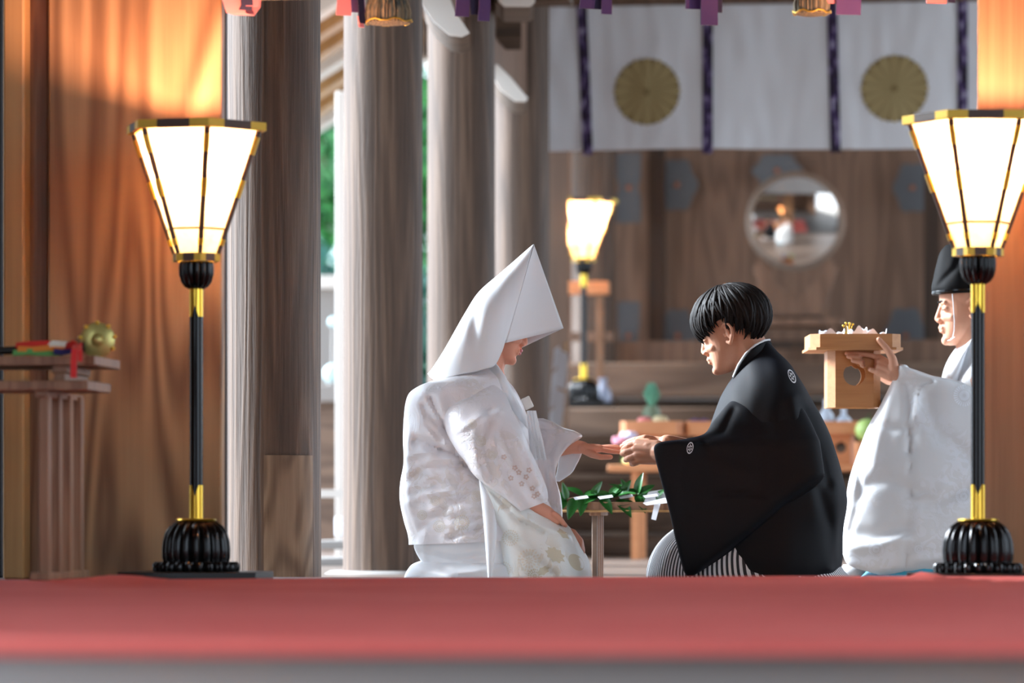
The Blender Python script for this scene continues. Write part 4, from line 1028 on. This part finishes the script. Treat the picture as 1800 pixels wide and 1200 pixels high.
b = B.loft([(842, 846, 852, 843, .25, -.02), (846, 868, 905, 866, .262, -.02), (850, 895, 950, 893, .27, -.02), (852, 915, 985, 912, .275, -.02), (856, 942, 1008, 936, .28, -.02), (860, 968, 1024, 966, .285, -.02), (863, 992, 1034, 990, .29, -.02), (862, 1014, 1037, 1012, .29, -.02), (862, 1032, 1035, 1032, .29, -.02)],
           120, 90, 2.6, [([(850, 850), (885, 885), (915, 915), (950, 933)], 5, .014), ([(875, 930), (920, 960), (970, 1010)], 7, .012), ([(990, 930), (1015, 960), (1028, 1000)], 6, -.01), ([(900, 900), (950, 925), (1000, 940)], 6, -.010)], .012, 10, seed=7)
lt = B.bvh(b); b.build('lap_kimono', M['brocade2'], B.root)
b = B.loft([(842, 843, 846, 845, .006, -.262), (846, 880, 860, 872, .010, -.292), (849, 910, 870, 900, .012, -.305), (852, 945, 873, 938, .012, -.315), (855, 985, 869, 980, .012, -.32), (858, 1025, 863, 1025, .010, -.32)], 24, 40, 2.2)
b.build('kimono_lining', M['lining'], B.root)
cs_ = [([(880, 760), (905, 820), (945, 880)], 8, .010), ([(860, 720), (850, 780), (865, 840)], 10, .012), ([(800, 760), (840, 735), (880, 722)], 6, -.008), ([(900, 750), (930, 800), (950, 850)], 6, -.008)]
b = B.loft([(790, 700, 868, 672, .05, -.12), (783, 722, 886, 695, .075, -.165), (785, 748, 903, 725, .085, -.20), (795, 776, 920, 758, .085, -.23), (812, 806, 936, 795, .08, -.25), (838, 836, 950, 832, .07, -.268), (866, 860, 958, 858, .058, -.28), (892, 882, 960, 874, .048, -.285), (914, 899, 959, 882, .040, -.285)],
           72, 90, 2.5, cs_, .012, 11, seed=9, cap=False)
# turn the cuff inward so the sleeve reads as a tube of cloth
n = 72; last = [b.v[-n + j].copy() for j in range(n)]; c = sum(last, Vector()) / n
inn = [[c + (p - c) * .88 for p in last], [c + (p - c) * .84 - (B.pt(945, 900, -.28) - B.pt(900, 850, -.28)) * .5 for p in last]]
b.rings([last] + inn, cap=True)
st = B.bvh(b); b.build('near_sleeve', M['brocade'], B.root)
b = B.loft([(930, 736, 955, 735, .03, .09), (928, 742, 973, 742, .045, .09), (928, 752, 990, 752, .05, .095), (930, 760, 1012, 759, .05, .10), (930, 772, 1021, 768, .046, .10), (932, 790, 998, 786, .042, .10), (935, 812, 984, 808, .038, .10), (938, 840, 979, 836, .036, .10), (942, 870, 986, 868, .036, .08), (950, 905, 989, 905, .034, .06), (962, 932, 985, 932, .03, .05)],
           72, 90, 2.6, [([(975, 765), (965, 800), (972, 850)], 6, .010), ([(950, 745), (955, 800), (960, 880)], 6, .008), ([(1018, 768), (995, 785), (984, 808)], 4, -.008)], .008, 14, seed=11)
b.build('far_sleeve', M['brocade'], B.root)
b = B.loft([(988, 790, 1024, 792, .008, .125), (984, 800, 1021, 802, .008, .125), (981, 815, 1013, 818, .008, .125), (978, 832, 1004, 832, .007, .125), (974, 846, 984, 846, .005, .125)], 40, 24, 2.3)
b.build('sleeve_lining', M['lining'], B.root)
b = MB()
for sg in (-1, 1):
    secs = [(846, 652, 872, 638, .012, sg * .052), (866, 676, 889, 662, .014, sg * .085), (886, 708, 906, 696, .014, sg * .085), (903, 744, 924, 734, .012, sg * .07), (914, 782, 938, 776, .012, sg * .04)]
    B.loft([(a_, c_, d_, e_, f_ + .03 * (0 if k == 0 else 1), g_) for k, (a_, c_, d_, e_, f_, g_) in enumerate(secs)], 28, 40, 2.2, b=b)
b.build('collar', M['lining'], B.root)
b = MB(); b.box(B.pt(927, 708, -.13), (.026, .02, .034), mat3=Matrix.Rotation(R(-25), 3, 'Y')); bevel(b.build('fan_knot', M['brocade2'], B.root), .003)
b = MB()
for k in range(9):
    x = 928 + k * 1.5; b.tube([B.pt(x, 722, -.135 + .004 * (k % 3)), B.pt(x + 4, 750, -.145 + .004 * (k % 3)), B.pt(x + 6 + k * .6, 775, -.13), B.pt(x + 8 + k * 1.2, 802 + (k % 3) * 3, -.12)], [.004, .0065, .006, .005], 7)
b.build('breast_tassel', M['lining'], B.root)
# small embroidered blossoms near the cuff
b = MB()
for (cx, cy2) in ((905, 822), (912, 830), (925, 838), (930, 826), (917, 850), (936, 858), (945, 868), (939, 872), (886, 803), (898, 840)):
    for q in range(5):
        a = q * 2 * PI / 5 + cx; P = [B.hit(st, cx + 3.2 * math.cos(a) + r * math.cos(t), cy2 + 3.2 * math.sin(a) + r * math.sin(t)) for r, t in [(2.1, k * PI / 3) for k in range(6)]]
        if all(p is not None for p in P): b.add(P, [tuple(range(6))])
if b.v: b.build('embroidered_blossoms', mat('silver_rose_thread', (214, 196, 190), .45), B.root, smooth=0)

gt_ = mat('pale_gold_thread', (206, 198, 174), .42, sheen=.2); wt_ = mat('ivory_thread', (226, 220, 206), .4)
def motif_leaf(tree, cx, cy2, L, Wd, rot, lobes, m):
    b = MB(); cr_, sr = math.cos(R(rot)), math.sin(R(rot)); n = 40
    def H(x, y): return B.hit(tree, cx + x * cr_ - y * sr, cy2 + x * sr + y * cr_)
    out = []; inn = []
    for k in range(n):
        a = k * 2 * PI / n; r = 1 - .28 * abs(math.sin(a * lobes / 2)) if lobes else 1
        out.append(H(L * r * math.cos(a), Wd * r * math.sin(a))); inn.append(H(L * r * .5 * math.cos(a), Wd * r * .5 * math.sin(a)))
    c = H(0, 0)
    if all(p is not None for p in out + inn + [c]): b.rings([out, inn, [c + Vector((0, 0, 1e-5)) * math.cos(k) for k in range(n)]], cap=False); b.build('embroidered_leaf', m, B.root, smooth=60)
def motif_mum(tree, cx, cy2, rr, m, yq=1.0):
    b = MB()
    for ring, (r0, r1, np_) in enumerate(((.05, .38, 8), (.42, .70, 14), (.74, 1.0, 20))):
        for q in range(np_):
            a = q * 2 * PI / np_ + ring * .2; hw = PI / np_ * .72
            P = [B.hit(tree, cx + rr * rad * math.cos(a + da), cy2 + rr * yq * rad * math.sin(a + da)) for rad, da in ((r0, -hw * .4), (r0 * .4 + r1 * .6, -hw), (r1, 0), (r0 * .4 + r1 * .6, hw), (r0, hw * .4))]
            if all(p is not None for p in P): b.add(P, [tuple(range(5))])
    if b.v: b.build('embroidered_chrysanthemum', m, B.root, smooth=0)
motif_leaf(lt, 976, 975, 21, 13, 35, 9, gt_); motif_leaf(lt, 1013, 988, 17, 11, 50, 0, gt_); motif_leaf(lt, 955, 1003, 13, 8, -30, 7, gt_); motif_leaf(lt, 990, 938, 14, 6, 40, 5, gt_)
motif_mum(lt, 930, 985, 21, wt_); motif_mum(lt, 897, 945, 15, wt_); motif_mum(lt, 940, 1012, 13, gt_); motif_mum(lt, 885, 1000, 14, wt_)
for cx, cy2, rr in ((812, 918, 14), (772, 925, 11), (742, 905, 9), (765, 880, 9), (838, 872, 10)): motif_mum(bb, cx, cy2, rr, wt_)
for cx, cy2, rr in ((845, 775, 10), (865, 800, 8), (830, 745, 9)): motif_mum(st, cx, cy2, rr, wt_)

# ---------------- groom
G = Fig(10.9, 1340, 'person kneeling in black crested haori and striped hakama, bowing over the joined hands')
b = MB(); GT = headT(G, 1281, 586, .02, -1, 17, 16, .89); head(b, GT, .89)
G.chain(b, [(1300, 585, .02), (1322, 625, .02), (1345, 680, 0)], [.058, .056, .09])
G.chain(b, [(1350, 720, 0), (1370, 830, 0), (1370, 930, 0)], [.12, .12, .15])
for sg in (-1, 1):
    G.capx(b, (1350, 715, 0), (1350, 715, sg * .14), .07, .055); G.chain(b, [(1370, 950, sg * .09), (1225, 985, sg * .10)], [.08, .05]); G.chain(b, [(1215, 1008, sg * .10), (1400, 1010, sg * .1), (1440, 1012, sg * .08)], [.035, .03, .025])
G.chain(b, [(1350, 720, -.15), (1290, 800, -.20), (1200, 800, -.15), (1158, 795, -.055)], [.045, .04, .032, .027])
G.chain(b, [(1345, 720, .15), (1285, 800, .20), (1215, 790, .12), (1172, 778, .03)], [.045, .04, .03, .024])
# near hand: back of the hand to the lens, fingers closing round the bride's fingertips
for (k, w_) in (((1121, 779, -.012), (1156, 786, -.045)), ((1118, 789, -.026), (1155, 792, -.052)), ((1121, 799, -.032), (1156, 799, -.050)), ((1128, 808, -.026), (1158, 804, -.044))):
    G.capx(b, w_, k, .021, .0135)
G.capx(b, (1142, 789, -.035), (1130, 795, -.03), .024, .02)
fingers(G, b, [[(1121, 779, -.012), (1106, 783, .0), (1097, 788, .02), (1094, 792, .04)], [(1118, 789, -.026), (1101, 794, -.012), (1094, 797, .012), (1095, 798, .034)],
               [(1121, 799, -.032), (1106, 805, -.02), (1100, 808, .006), (1103, 808, .028)], [(1128, 808, -.026), (1115, 814, -.018), (1111, 815, .006), (1115, 814, .024)]], .0092)
G.chain(b, [(1140, 778, .0), (1122, 776, .03), (1106, 781, .05), (1094, 784, .062)], [.013, .0108, .0092, .008])
# far hand
for (k, w_) in (((1134, 772, .06), (1170, 778, .035)), ((1136, 779, .05), (1170, 783, .03)), ((1134, 774, .078), (1168, 779, .05))): G.capx(b, w_, k, .017, .012)
fingers(G, b, [[(1134, 772, .06), (1117, 772, .075), (1105, 776, .09), (1097, 780, .1)], [(1136, 779, .05), (1120, 780, .08), (1108, 784, .095), (1100, 786, .1)], [(1134, 774, .078), (1120, 776, .10), (1110, 782, .115), (1103, 786, .12)], [(1140, 780, .07), (1126, 786, .095), (1116, 790, .105), (1110, 793, .11)]], .0085)
G.chain(b, [(1146, 772, .04), (1134, 769, .035), (1122, 771, .045)], [.011, .0095, .008])
o = b.build('body', M['skin'], G.root); remesh(o, .0022, 6, .6)
b = MB(); b.cap(GT((.0865, -.012, -.061)), GT((.089, 0, -.0605)), .003, .0036); b.cap(GT((.0865, .012, -.061)), GT((.089, 0, -.0605)), .003, .0036); b.cap(GT((.0845, -.009, -.0705)), GT((.086, 0, -.071)), .0036, .0042); b.cap(GT((.0845, .009, -.0705)), GT((.086, 0, -.071)), .0036, .0042)
o = b.build('lips', M['lip'], G.root); remesh(o, .0012, 3)
# hair: a close cap and several hundred locks from the crown
def hair(F, T, sc, name, front, side, back, n=620, r=(.108, .087, .098), c=(-.008, 0, .042), seed=1, cap_only=None, whorl=(-.25, .0)):
    rnd = random.Random(seed); b = MB(); cc = Vector(c)
    def thmax(ph):     # ph 0 = face side
        f = math.cos(ph); return R(side + (front - side) * max(0, f) ** 1.5 + (back - side) * max(0, -f) ** .7)
    def P(th, ph, k=1.0):
        return cc + Vector((r[0] * math.sin(th) * math.cos(ph), r[1] * math.sin(th) * math.sin(ph), r[2] * math.cos(th))) * k
    rs = []
    for i in range(20):
        rs.append([T(P(thmax(j * 2 * PI / 64) * (i + .05) / 19 * .97, j * 2 * PI / 64, .965)) for j in range(64)])
    for i in range(19, -1, -1):
        rs.append([T(P(thmax(j * 2 * PI / 64) * (i + .05) / 19 * .97, j * 2 * PI / 64, .86)) for j in range(64)])
    b.rings(rs)
    for k in range(n):
        ph = rnd.uniform(0, 2 * PI); tm = thmax(ph) * rnd.uniform(.62, 1.07); t0 = rnd.uniform(.02, .45) * tm; sw = rnd.uniform(-.38, .38); kk = rnd.uniform(.955, 1.05) if k % 7 else rnd.uniform(1.0, 1.075)
        pts = []; q = 9
        for i in range(q + 1):
            t = i / q; th = t0 + (tm - t0) * t; lift = kk + .03 * math.sin(t * PI) - .015 * t * t
            pts.append(T(P(th, ph + sw * t * t, lift)))
        w_ = rnd.uniform(.0035, .006); b.tube(pts, [w_ * sc * (.5 + math.sin(min(1, .15 + i / q * .85) * PI) ** .6) if i < q else .0006 for i in range(q + 1)], 6)
    return b.build(name, M['hair'], F.root, smooth=70)
hair(G, GT, .89, 'hair', 113, 90, 150, 900, r=(.121, .092, .103), c=(-.022, 0, .042))
hc = [([(1415, 720), (1440, 790), (1455, 850)], 9, .012), ([(1395, 700), (1410, 780), (1420, 840)], 10, -.010), ([(1440, 860), (1460, 930), (1465, 990)], 9, .010), ([(1470, 850), (1472, 920), (1460, 1000)], 8, -.008)]
b = G.loft([(1322, 614, 1352, 600, .045, 0), (1306, 634, 1368, 616, .08, 0), (1293, 655, 1386, 637, .125, 0), (1277, 682, 1408, 668, .17, 0), (1262, 708, 1426, 700, .20, 0), (1249, 740, 1447, 740, .22, 0), (1237, 780, 1463, 780, .235, 0), (1228, 830, 1477, 830, .24, 0), (1215, 880, 1488, 880, .25, 0), (1206, 930, 1482, 930, .255, 0), (1197, 970, 1480, 970, .26, 0), (1190, 1000, 1477, 994, .262, 0), (1186, 1030, 1468, 1010, .26, 0)],
           132, 140, 2.35, hc, .010, 9, seed=21)
gb = G.bvh(b); b.build('haori', M['haori'], G.root)
gs = [([(1448, 842), (1385, 885), (1320, 940), (1240, 1000)], 7, .016), ([(1230, 765), (1250, 800), (1300, 820)], 8, .008), ([(1260, 870), (1300, 866), (1340, 872)], 5, .007), ([(1330, 720), (1345, 790), (1340, 860)], 12, .008), ([(1215, 775), (1200, 830), (1205, 900)], 10, -.006), ([(1290, 720), (1270, 760), (1235, 775)], 7, .010)]
def gsleeve(sg, sh=0):
    S_ = [(1298, 690, 1378, 680, .04, .085), (1272, 715, 1400, 704, .06, .125), (1251, 742, 1418, 734, .066, .155), (1237, 762, 1432, 760, .064, .178), (1206, 771, 1440, 774, .060, .195), (1166, 776, 1444, 788, .054, .21), (1149, 783, 1447, 802, .05, .218), (1149, 802, 1450, 822, .048, .225), (1158, 832, 1448, 842, .046, .232), (1168, 868, 1418, 868, .046, .238),
          (1177, 905, 1378, 894, .044, .242), (1185, 940, 1332, 930, .042, .248), (1193, 975, 1283, 968, .038, .25), (1200, 1000, 1240, 998, .03, .25), (1207, 1012, 1218, 1012, .015, .25)]
    return G.loft([(a_ + sh, c_, d_, e_, f_, sg * g_) for a_, c_, d_, e_, f_, g_ in S_], 84, 130, 3.0, gs if sg < 0 else (), .007, 9, seed=23)
b = gsleeve(-1); gsv = G.bvh(b); b.build('near_sleeve', M['haori'], G.root)
b = gsleeve(1, 6); b.build('far_sleeve', M['haori'], G.root)
b = MB()
for sg in (-1, 1):
    pts = [G.pt(1356, 606, 0), G.pt(1347, 607, sg * .037), G.pt(1332, 615, sg * .066), G.pt(1316, 630, sg * .077), G.pt(1303, 650, sg * .065), G.pt(1293, 674, sg * .04)]
    b.ribbon(pts, [Vector((-.006, 0, .030)), Vector((-.008, 0, .03)), Vector((-.014, sg * .004, .026)), Vector((-.02, sg * .008, .022)), Vector((-.026, sg * .006, .014)), Vector((-.026, 0, .01))], .008)
o = b.build('black_collar', M['haori'], G.root, smooth=60); clothmods(o, 2)
b = MB()
for sg in (-1, 1):
    b.tube([G.pt(1353, 597, 0), G.pt(1344, 598, sg * .036), G.pt(1328, 606, sg * .062), G.pt(1311, 621, sg * .070), G.pt(1298, 641, sg * .056), G.pt(1289, 662, sg * .033)], .0032, 8)
b.build('white_inner_collar', M['lining'], G.root)
b = G.loft([(1190, 925, 1440, 925, .22, 0), (1172, 940, 1450, 940, .235, 0), (1156, 957, 1460, 957, .245, 0), (1145, 978, 1468, 978, .255, 0), (1138, 1002, 1480, 1002, .262, 0), (1137, 1018, 1490, 1014, .265, 0), (1139, 1034, 1498, 1030, .265, 0)], 160, 60, 2.3, [([(1150, 1000), (1165, 970), (1185, 945)], 5, .008), ([(1160, 1020), (1172, 980), (1190, 950)], 4, -.006)], .010, 12, seed=31)
b.build('striped_hakama', M['hakama'], G.root)
def crest(F, tree, cx, cy2, rx, ry, rot, parent_name):
    b = MB(); n = 40; cr_, sr = math.cos(R(rot)), math.sin(R(rot))
    def H(u, v): x, y = u * rx, v * ry; p = F.hit(tree, cx + x * cr_ - y * sr, cy2 + x * sr + y * cr_); return p
    def poly(ps):
        q = [H(*p) for p in ps]
        if all(v is not None for v in q): b.add(q, [tuple(range(len(q)))])
    for k in range(n):
        a0, a1 = k * 2 * PI / n, (k + 1) * 2 * PI / n
        poly([(math.cos(a0), math.sin(a0)), (math.cos(a1), math.sin(a1)), (.80 * math.cos(a1), .80 * math.sin(a1)), (.80 * math.cos(a0), .80 * math.sin(a0))])
    for k in range(6):        # leaf shapes inside the ring
        a = k * PI / 3 + .3
        poly([(.12 * math.cos(a), .12 * math.sin(a)), (.45 * math.cos(a - .35), .45 * math.sin(a - .35)), (.70 * math.cos(a), .70 * math.sin(a)), (.45 * math.cos(a + .35), .45 * math.sin(a + .35))])
    if b.v: b.build(parent_name, mat('crest_white', (226, 228, 232), .6), F.root, smooth=0)
crest(G, gsv, 1213, 787, 5.6, 10.5, 12, 'sleeve_crest'); crest(G, gb, 1392, 661, 5.5, 13, -24, 'back_crest')

# ---------------- priest
Pf = Fig(11.9, 1690, 'person in white shrine robes and black cap kneeling at right, lifting a wooden offering stand')
b = MB(); PT = headT(Pf, 1699, 540, 0, -1, 3, 0, .97); head(b, PT, .97)
Pf.chain(b, [(1712, 560, 0), (1712, 600, 0), (1722, 660, 0)], [.058, .056, .09])
Pf.chain(b, [(1725, 700, 0), (1730, 830, 0), (1725, 940, 0)], [.12, .12, .15])
for sg in (-1, 1):
    Pf.capx(b, (1725, 680, 0), (1725, 682, sg * .15), .07, .055); Pf.chain(b, [(1720, 950, sg * .09), (1590, 970, sg * .12)], [.09, .075])
Pf.chain(b, [(1735, 700, -.12), (1690, 775, -.20), (1618, 706, -.17), (1586, 670, -.235), (1573, 652, -.288)], [.045, .04, .024, .021, .0215])
Pf.chain(b, [(1735, 700, .12), (1690, 780, .17), (1612, 706, .04), (1585, 674, -.03)], [.045, .04, .028, .022])
for k, w_ in (((1544, 628, -0.245), (1568, 645, -0.275)), ((1546, 636, -0.262), (1568, 650, -0.286)), ((1546, 645, -0.276), (1567, 655, -0.292)), ((1544, 654, -0.282), (1566, 660, -.29))): Pf.capx(b, w_, k, .017, .0115)
fingers(Pf, b, [[(1544, 628, -0.245), (1524, 623, -0.245), (1506, 621, -0.245), (1488, 621, -0.245)], [(1546, 636, -0.262), (1525, 630, -.12), (1508, 627, -0.258), (1491, 627, -0.256)],
                [(1546, 645, -0.276), (1527, 639, -.13), (1512, 636, -0.266), (1499, 634, -0.262)], [(1544, 654, -0.282), (1532, 650, -0.274), (1524, 646, -.13), (1515, 642, -0.266)]], .0082)
Pf.chain(b, [(1572, 648, -0.298), (1569, 630, -0.304), (1559, 613, -0.300), (1545, 597, -0.296)], [.0165, .0125, .0105, .009])
for k in range(4): Pf.chain(b, [(1580, 668, -.05 + .012 * k), (1562, 664 + k * 2, -.04 + .012 * k), (1548, 658 + k * 2, -.04 + .012 * k), (1536, 652 + k * 2, -.04 + .012 * k)], [.016, .012, .009, .0075])
o = b.build('body', M['skin'], Pf.root); remesh(o, .0022, 6, .6)
b = MB(); b.cap(PT((.0865, -.012, -.061)), PT((.089, 0, -.0605)), .003, .0036); b.cap(PT((.0865, .012, -.061)), PT((.089, 0, -.0605)), .003, .0036); b.cap(PT((.0845, -.009, -.0705)), PT((.086, 0, -.071)), .0036, .0042); b.cap(PT((.0845, .009, -.0705)), PT((.086, 0, -.071)), .0036, .0042)
o = b.build('lips', M['lip'], Pf.root); remesh(o, .0012, 3)
for F_, T_ in ((Pf, PT), (G, GT)):
    for sg in (-1, 1):
        b = MB(); b.tube([T_((.0868, sg * .014, .018)), T_((.085, sg * .028, .023)), T_((.077, sg * .044, .021))], [.0022, .0030, .0014], 8); b.build('eyebrow', M['hair'], F_.root)
        b = MB(); b.tube([T_((.0795, sg * .020, -.003)), T_((.0815, sg * .031, -.0065)), T_((.074, sg * .043, -.005))], [.0008, .0014, .001], 6); b.build('eyelash', M['hair'], F_.root)
hair(Pf, PT, .97, 'hair', 62, 84, 122, 420, r=(.103, .083, .092), seed=4)
b = Pf.loft([(1640, 517, 1752, 512, .082, 0), (1638, 505, 1753, 500, .084, 0), (1641, 488, 1750, 484, .080, 0), (1645, 468, 1744, 464, .070, 0), (1650, 450, 1736, 444, .056, 0), (1656, 438, 1722, 430, .038, 0), (1662, 431, 1705, 421, .018, 0)], 64, 50, 2.1, [([(1650, 500), (1680, 470), (1690, 440)], 5, .006)], .004, 20)
b.build('black_cap', mat('lacquered_black_gauze', (7, 7, 8), .75, spec=.15), Pf.root)
b = Pf.loft([(1639, 519, 1753, 514, .0835, 0), (1637.5, 516, 1754, 511, .086, 0), (1638, 512, 1754, 507, .086, 0)], 64, 6, 2.1); b.build('cap_band', M['black'], Pf.root)
ptree = None
b = MB(); b.tube([Pf.pt(1674, 516, -.074), Pf.pt(1676, 540, -.082), Pf.pt(1677.5, 565, -.078), Pf.pt(1677, 582, -.066), Pf.pt(1674, 594, -.045), Pf.pt(1668, 597, -.012)], .0012, 8)
b.tube([Pf.pt(1678, 592, -.05), Pf.pt(1671, 597, -.035), Pf.pt(1664, 599, -.02)], .0012, 8); b.build('chin_cord', M['lining'], Pf.root)
pc = [([(1700, 640), (1680, 670), (1650, 690)], 7, .01)]
b = Pf.loft([(1686, 606, 1730, 592, .05, 0), (1672, 624, 1750, 608, .085, 0), (1662, 646, 1775, 630, .14, 0), (1656, 675, 1795, 660, .19, 0), (1648, 720, 1808, 715, .215, 0), (1600, 800, 1818, 790, .23, 0), (1560, 880, 1826, 880, .245, 0), (1530, 940, 1830, 940, .26, 0), (1512, 985, 1830, 985, .27, 0), (1520, 1006, 1830, 1006, .265, 0)], 120, 110, 2.3, pc, .012, 9, seed=41)
b.build('white_robe', M['robe'], Pf.root)
ps = [([(1640, 672), (1618, 682), (1612, 700), (1604, 745)], 4.5, -.012), ([(1592, 672), (1599, 700), (1602, 745), (1600, 790)], 9, .010), ([(1532, 742), (1570, 754), (1604, 750)], 9, .008), ([(1600, 760), (1602, 860), (1597, 900), (1592, 1005)], 4, .006), ([(1600, 878), (1640, 868), (1665, 850)], 5, -.006),
      ([(1500, 880), (1530, 850), (1560, 840), (1600, 860)], 12, .009), ([(1490, 962), (1540, 960), (1590, 945)], 10, -.010), ([(1495, 935), (1545, 940), (1590, 928)], 11, .009), ([(1600, 872), (1640, 884), (1700, 858)], 11, .008), ([(1610, 985), (1660, 980), (1700, 975)], 8, -.007), ([(1630, 700), (1650, 760), (1700, 800)], 14, .009), ([(1508, 800), (1513, 870), (1495, 930)], 6, .008),
      ([(1560, 700), (1545, 760), (1535, 820)], 12, -.007)]
b = Pf.loft([(1578, 643, 1590, 644, .035, -.288), (1575, 651, 1610, 650, .045, -.28), (1571, 662, 1640, 660, .055, -.262), (1563, 680, 1690, 672, .06, -.235), (1545, 718, 1735, 700, .07, -.225), (1523, 757, 1760, 745, .075, -.23), (1506, 800, 1770, 795, .08, -.235), (1490, 850, 1775, 850, .085, -.24), (1483, 900, 1775, 900, .085, -.245), (1480, 950, 1770, 950, .085, -.25), (1482, 978, 1760, 980, .08, -.25), (1495, 996, 1740, 1002, .07, -.25), (1545, 1010, 1700, 1012, .04, -.25)],
            120, 170, 2.5, ps, .007, 7, seed=43)
pst = Pf.bvh(b); b.build('near_sleeve', M['robe'], Pf.root)
b = Pf.loft([(1582, 640, 1594, 642, .022, -.285), (1580, 650, 1604, 652, .03, -.28)], 32, 10, 2.2); b.build('inner_cuff', M['lining'], Pf.root)
b = Pf.loft([(1590, 668, 1610, 664, .04, .07), (1560, 700, 1650, 690, .06, .12), (1530, 760, 1670, 750, .07, .15), (1500, 830, 1680, 830, .08, .17), (1490, 900, 1690, 900, .08, .17), (1485, 980, 1690, 980, .08, .17)], 60, 60, 2.4, (), .01, 9, seed=44)
b.build('far_sleeve', M['robe'], Pf.root)
b = MB()
for sg in (-1, 1):
    Pf.loft([(1690, 612, 1712, 592, .02, sg * .055), (1676, 632, 1700, 615, .035, sg * .08), (1664, 655, 1692, 645, .04, sg * .10), (1655, 690, 1680, 690, .04, sg * .11)], 28, 30, 2.2, b=b)
b.build('collar', M['lining'], Pf.root)
b = Pf.loft([(1545, 985, 1700, 985, .24, -.05), (1520, 1002, 1720, 1000, .27, -.05), (1503, 1018, 1730, 1016, .285, -.05), (1500, 1034, 1730, 1034, .285, -.05)], 80, 30, 2.5, [([(1545, 1000), (1540, 1025)], 3, .01)], .008, 14); b.build('turquoise_hakama', M['cyan'], Pf.root)
b = Pf.loft([(1483, 992, 1530, 994, .03, -.18), (1478, 1004, 1518, 1008, .04, -.18), (1486, 1018, 1504, 1022, .03, -.18), (1495, 1026, 1500, 1026, .01, -.18)], 40, 30, 2.3, (), .006, 16); b.build('robe_tail', M['robe'], Pf.root)
# faint woven flower rounds on the robe
wm = mat('woven_silver', (232, 236, 242), .35)
for (cx, cy2, rr) in ((1695, 695, 20), (1694, 872, 15), (1540, 965, 14), (1615, 965, 8)):
    b = MB()
    for q in range(26):
        a = q * 2 * PI / 26
        for r0, r1 in ((.15, .45), (.55, .95)):
            P = [Pf.hit(pst, cx + rr * rad * math.cos(a + da), cy2 + rr * rad * math.sin(a + da)) for rad, da in ((r0, -.04), (r1, -.085), (r1, .085), (r0, .04))]
            if all(p is not None for p in P): b.add(P, [(0, 1, 2, 3)])
    if b.v: b.build('woven_flower_round', wm, Pf.root, smooth=0)

# ---------------- the stand the priest lifts
hd = 11.75; q = hd / FL; zb = CH + (HZ - 717) * q; hh = (717 - 590) * q
r = thing('offering_stand', 'large pale wooden offering stand held up in the priest\'s hands, with paper cups on it', 'offering stand', at(1498, hd, zb), 0)
make_sanbo(r, 160 * q, hh, M['sanbo'], 28 * q - .008)
ztop = zb + hh - .025
def papercup(px, wd, h, dy, lab, seed):
    root = thing('paper_cup', lab, 'paper dish', at(px, hd + dy, ztop), 0, 'scalloped white paper cups on the held stand'); root.location.x = (px - 900) * (hd + dy) / FL
    b = MB(); rnd = random.Random(seed); rs = []; n = 72; rx = wd * q / 2; ph = rnd.random() * 6
    for k, (rr, z) in enumerate(((.35, .002), (.7, .006), (.92, h * .6), (1.0, h), (.97, h), (.88, h * .6), (.6, .009), (.3, .005))):
        rs.append([Vector((rx * rr * math.cos(a), rx * .7 * rr * math.sin(a), z * (1 + (.13 * math.sin(a * 7 + ph) + .16 * math.sin(a * 3 + ph)) * (1 if z > .01 else 0)) )) for a in [j * 2 * PI / n for j in range(n)]])
    b.rings(rs); b.build('cup', M['paper'], root)
papercup(1462, 46, .036, -.02, 'leftmost scalloped white paper cup on the held stand', 1); papercup(1507, 36, .042, -.04, 'middle scalloped white paper cup, next to the gold twig', 2); papercup(1538, 42, .036, -.02, 'rightmost scalloped white paper cup on the held stand', 3)
root = thing('gold_twig', 'tiny gold twig ornament standing between the paper cups', 'ornament', at(1491, hd + .02, ztop), 0)
b = MB(); rnd = random.Random(5)
for k in range(7):
    x, z = rnd.uniform(-9, 9) * q, rnd.uniform(28, 38) * q; b.tube([(0, 0, 0), (x * .5, 0, z * .6), (x, rnd.uniform(-.01, .01), z)], [.002, .0014, .001], 6); b.ell((x, 0, z), (.004, .004, .004), 10, 6)
b.build('twig', M['gold'], root)
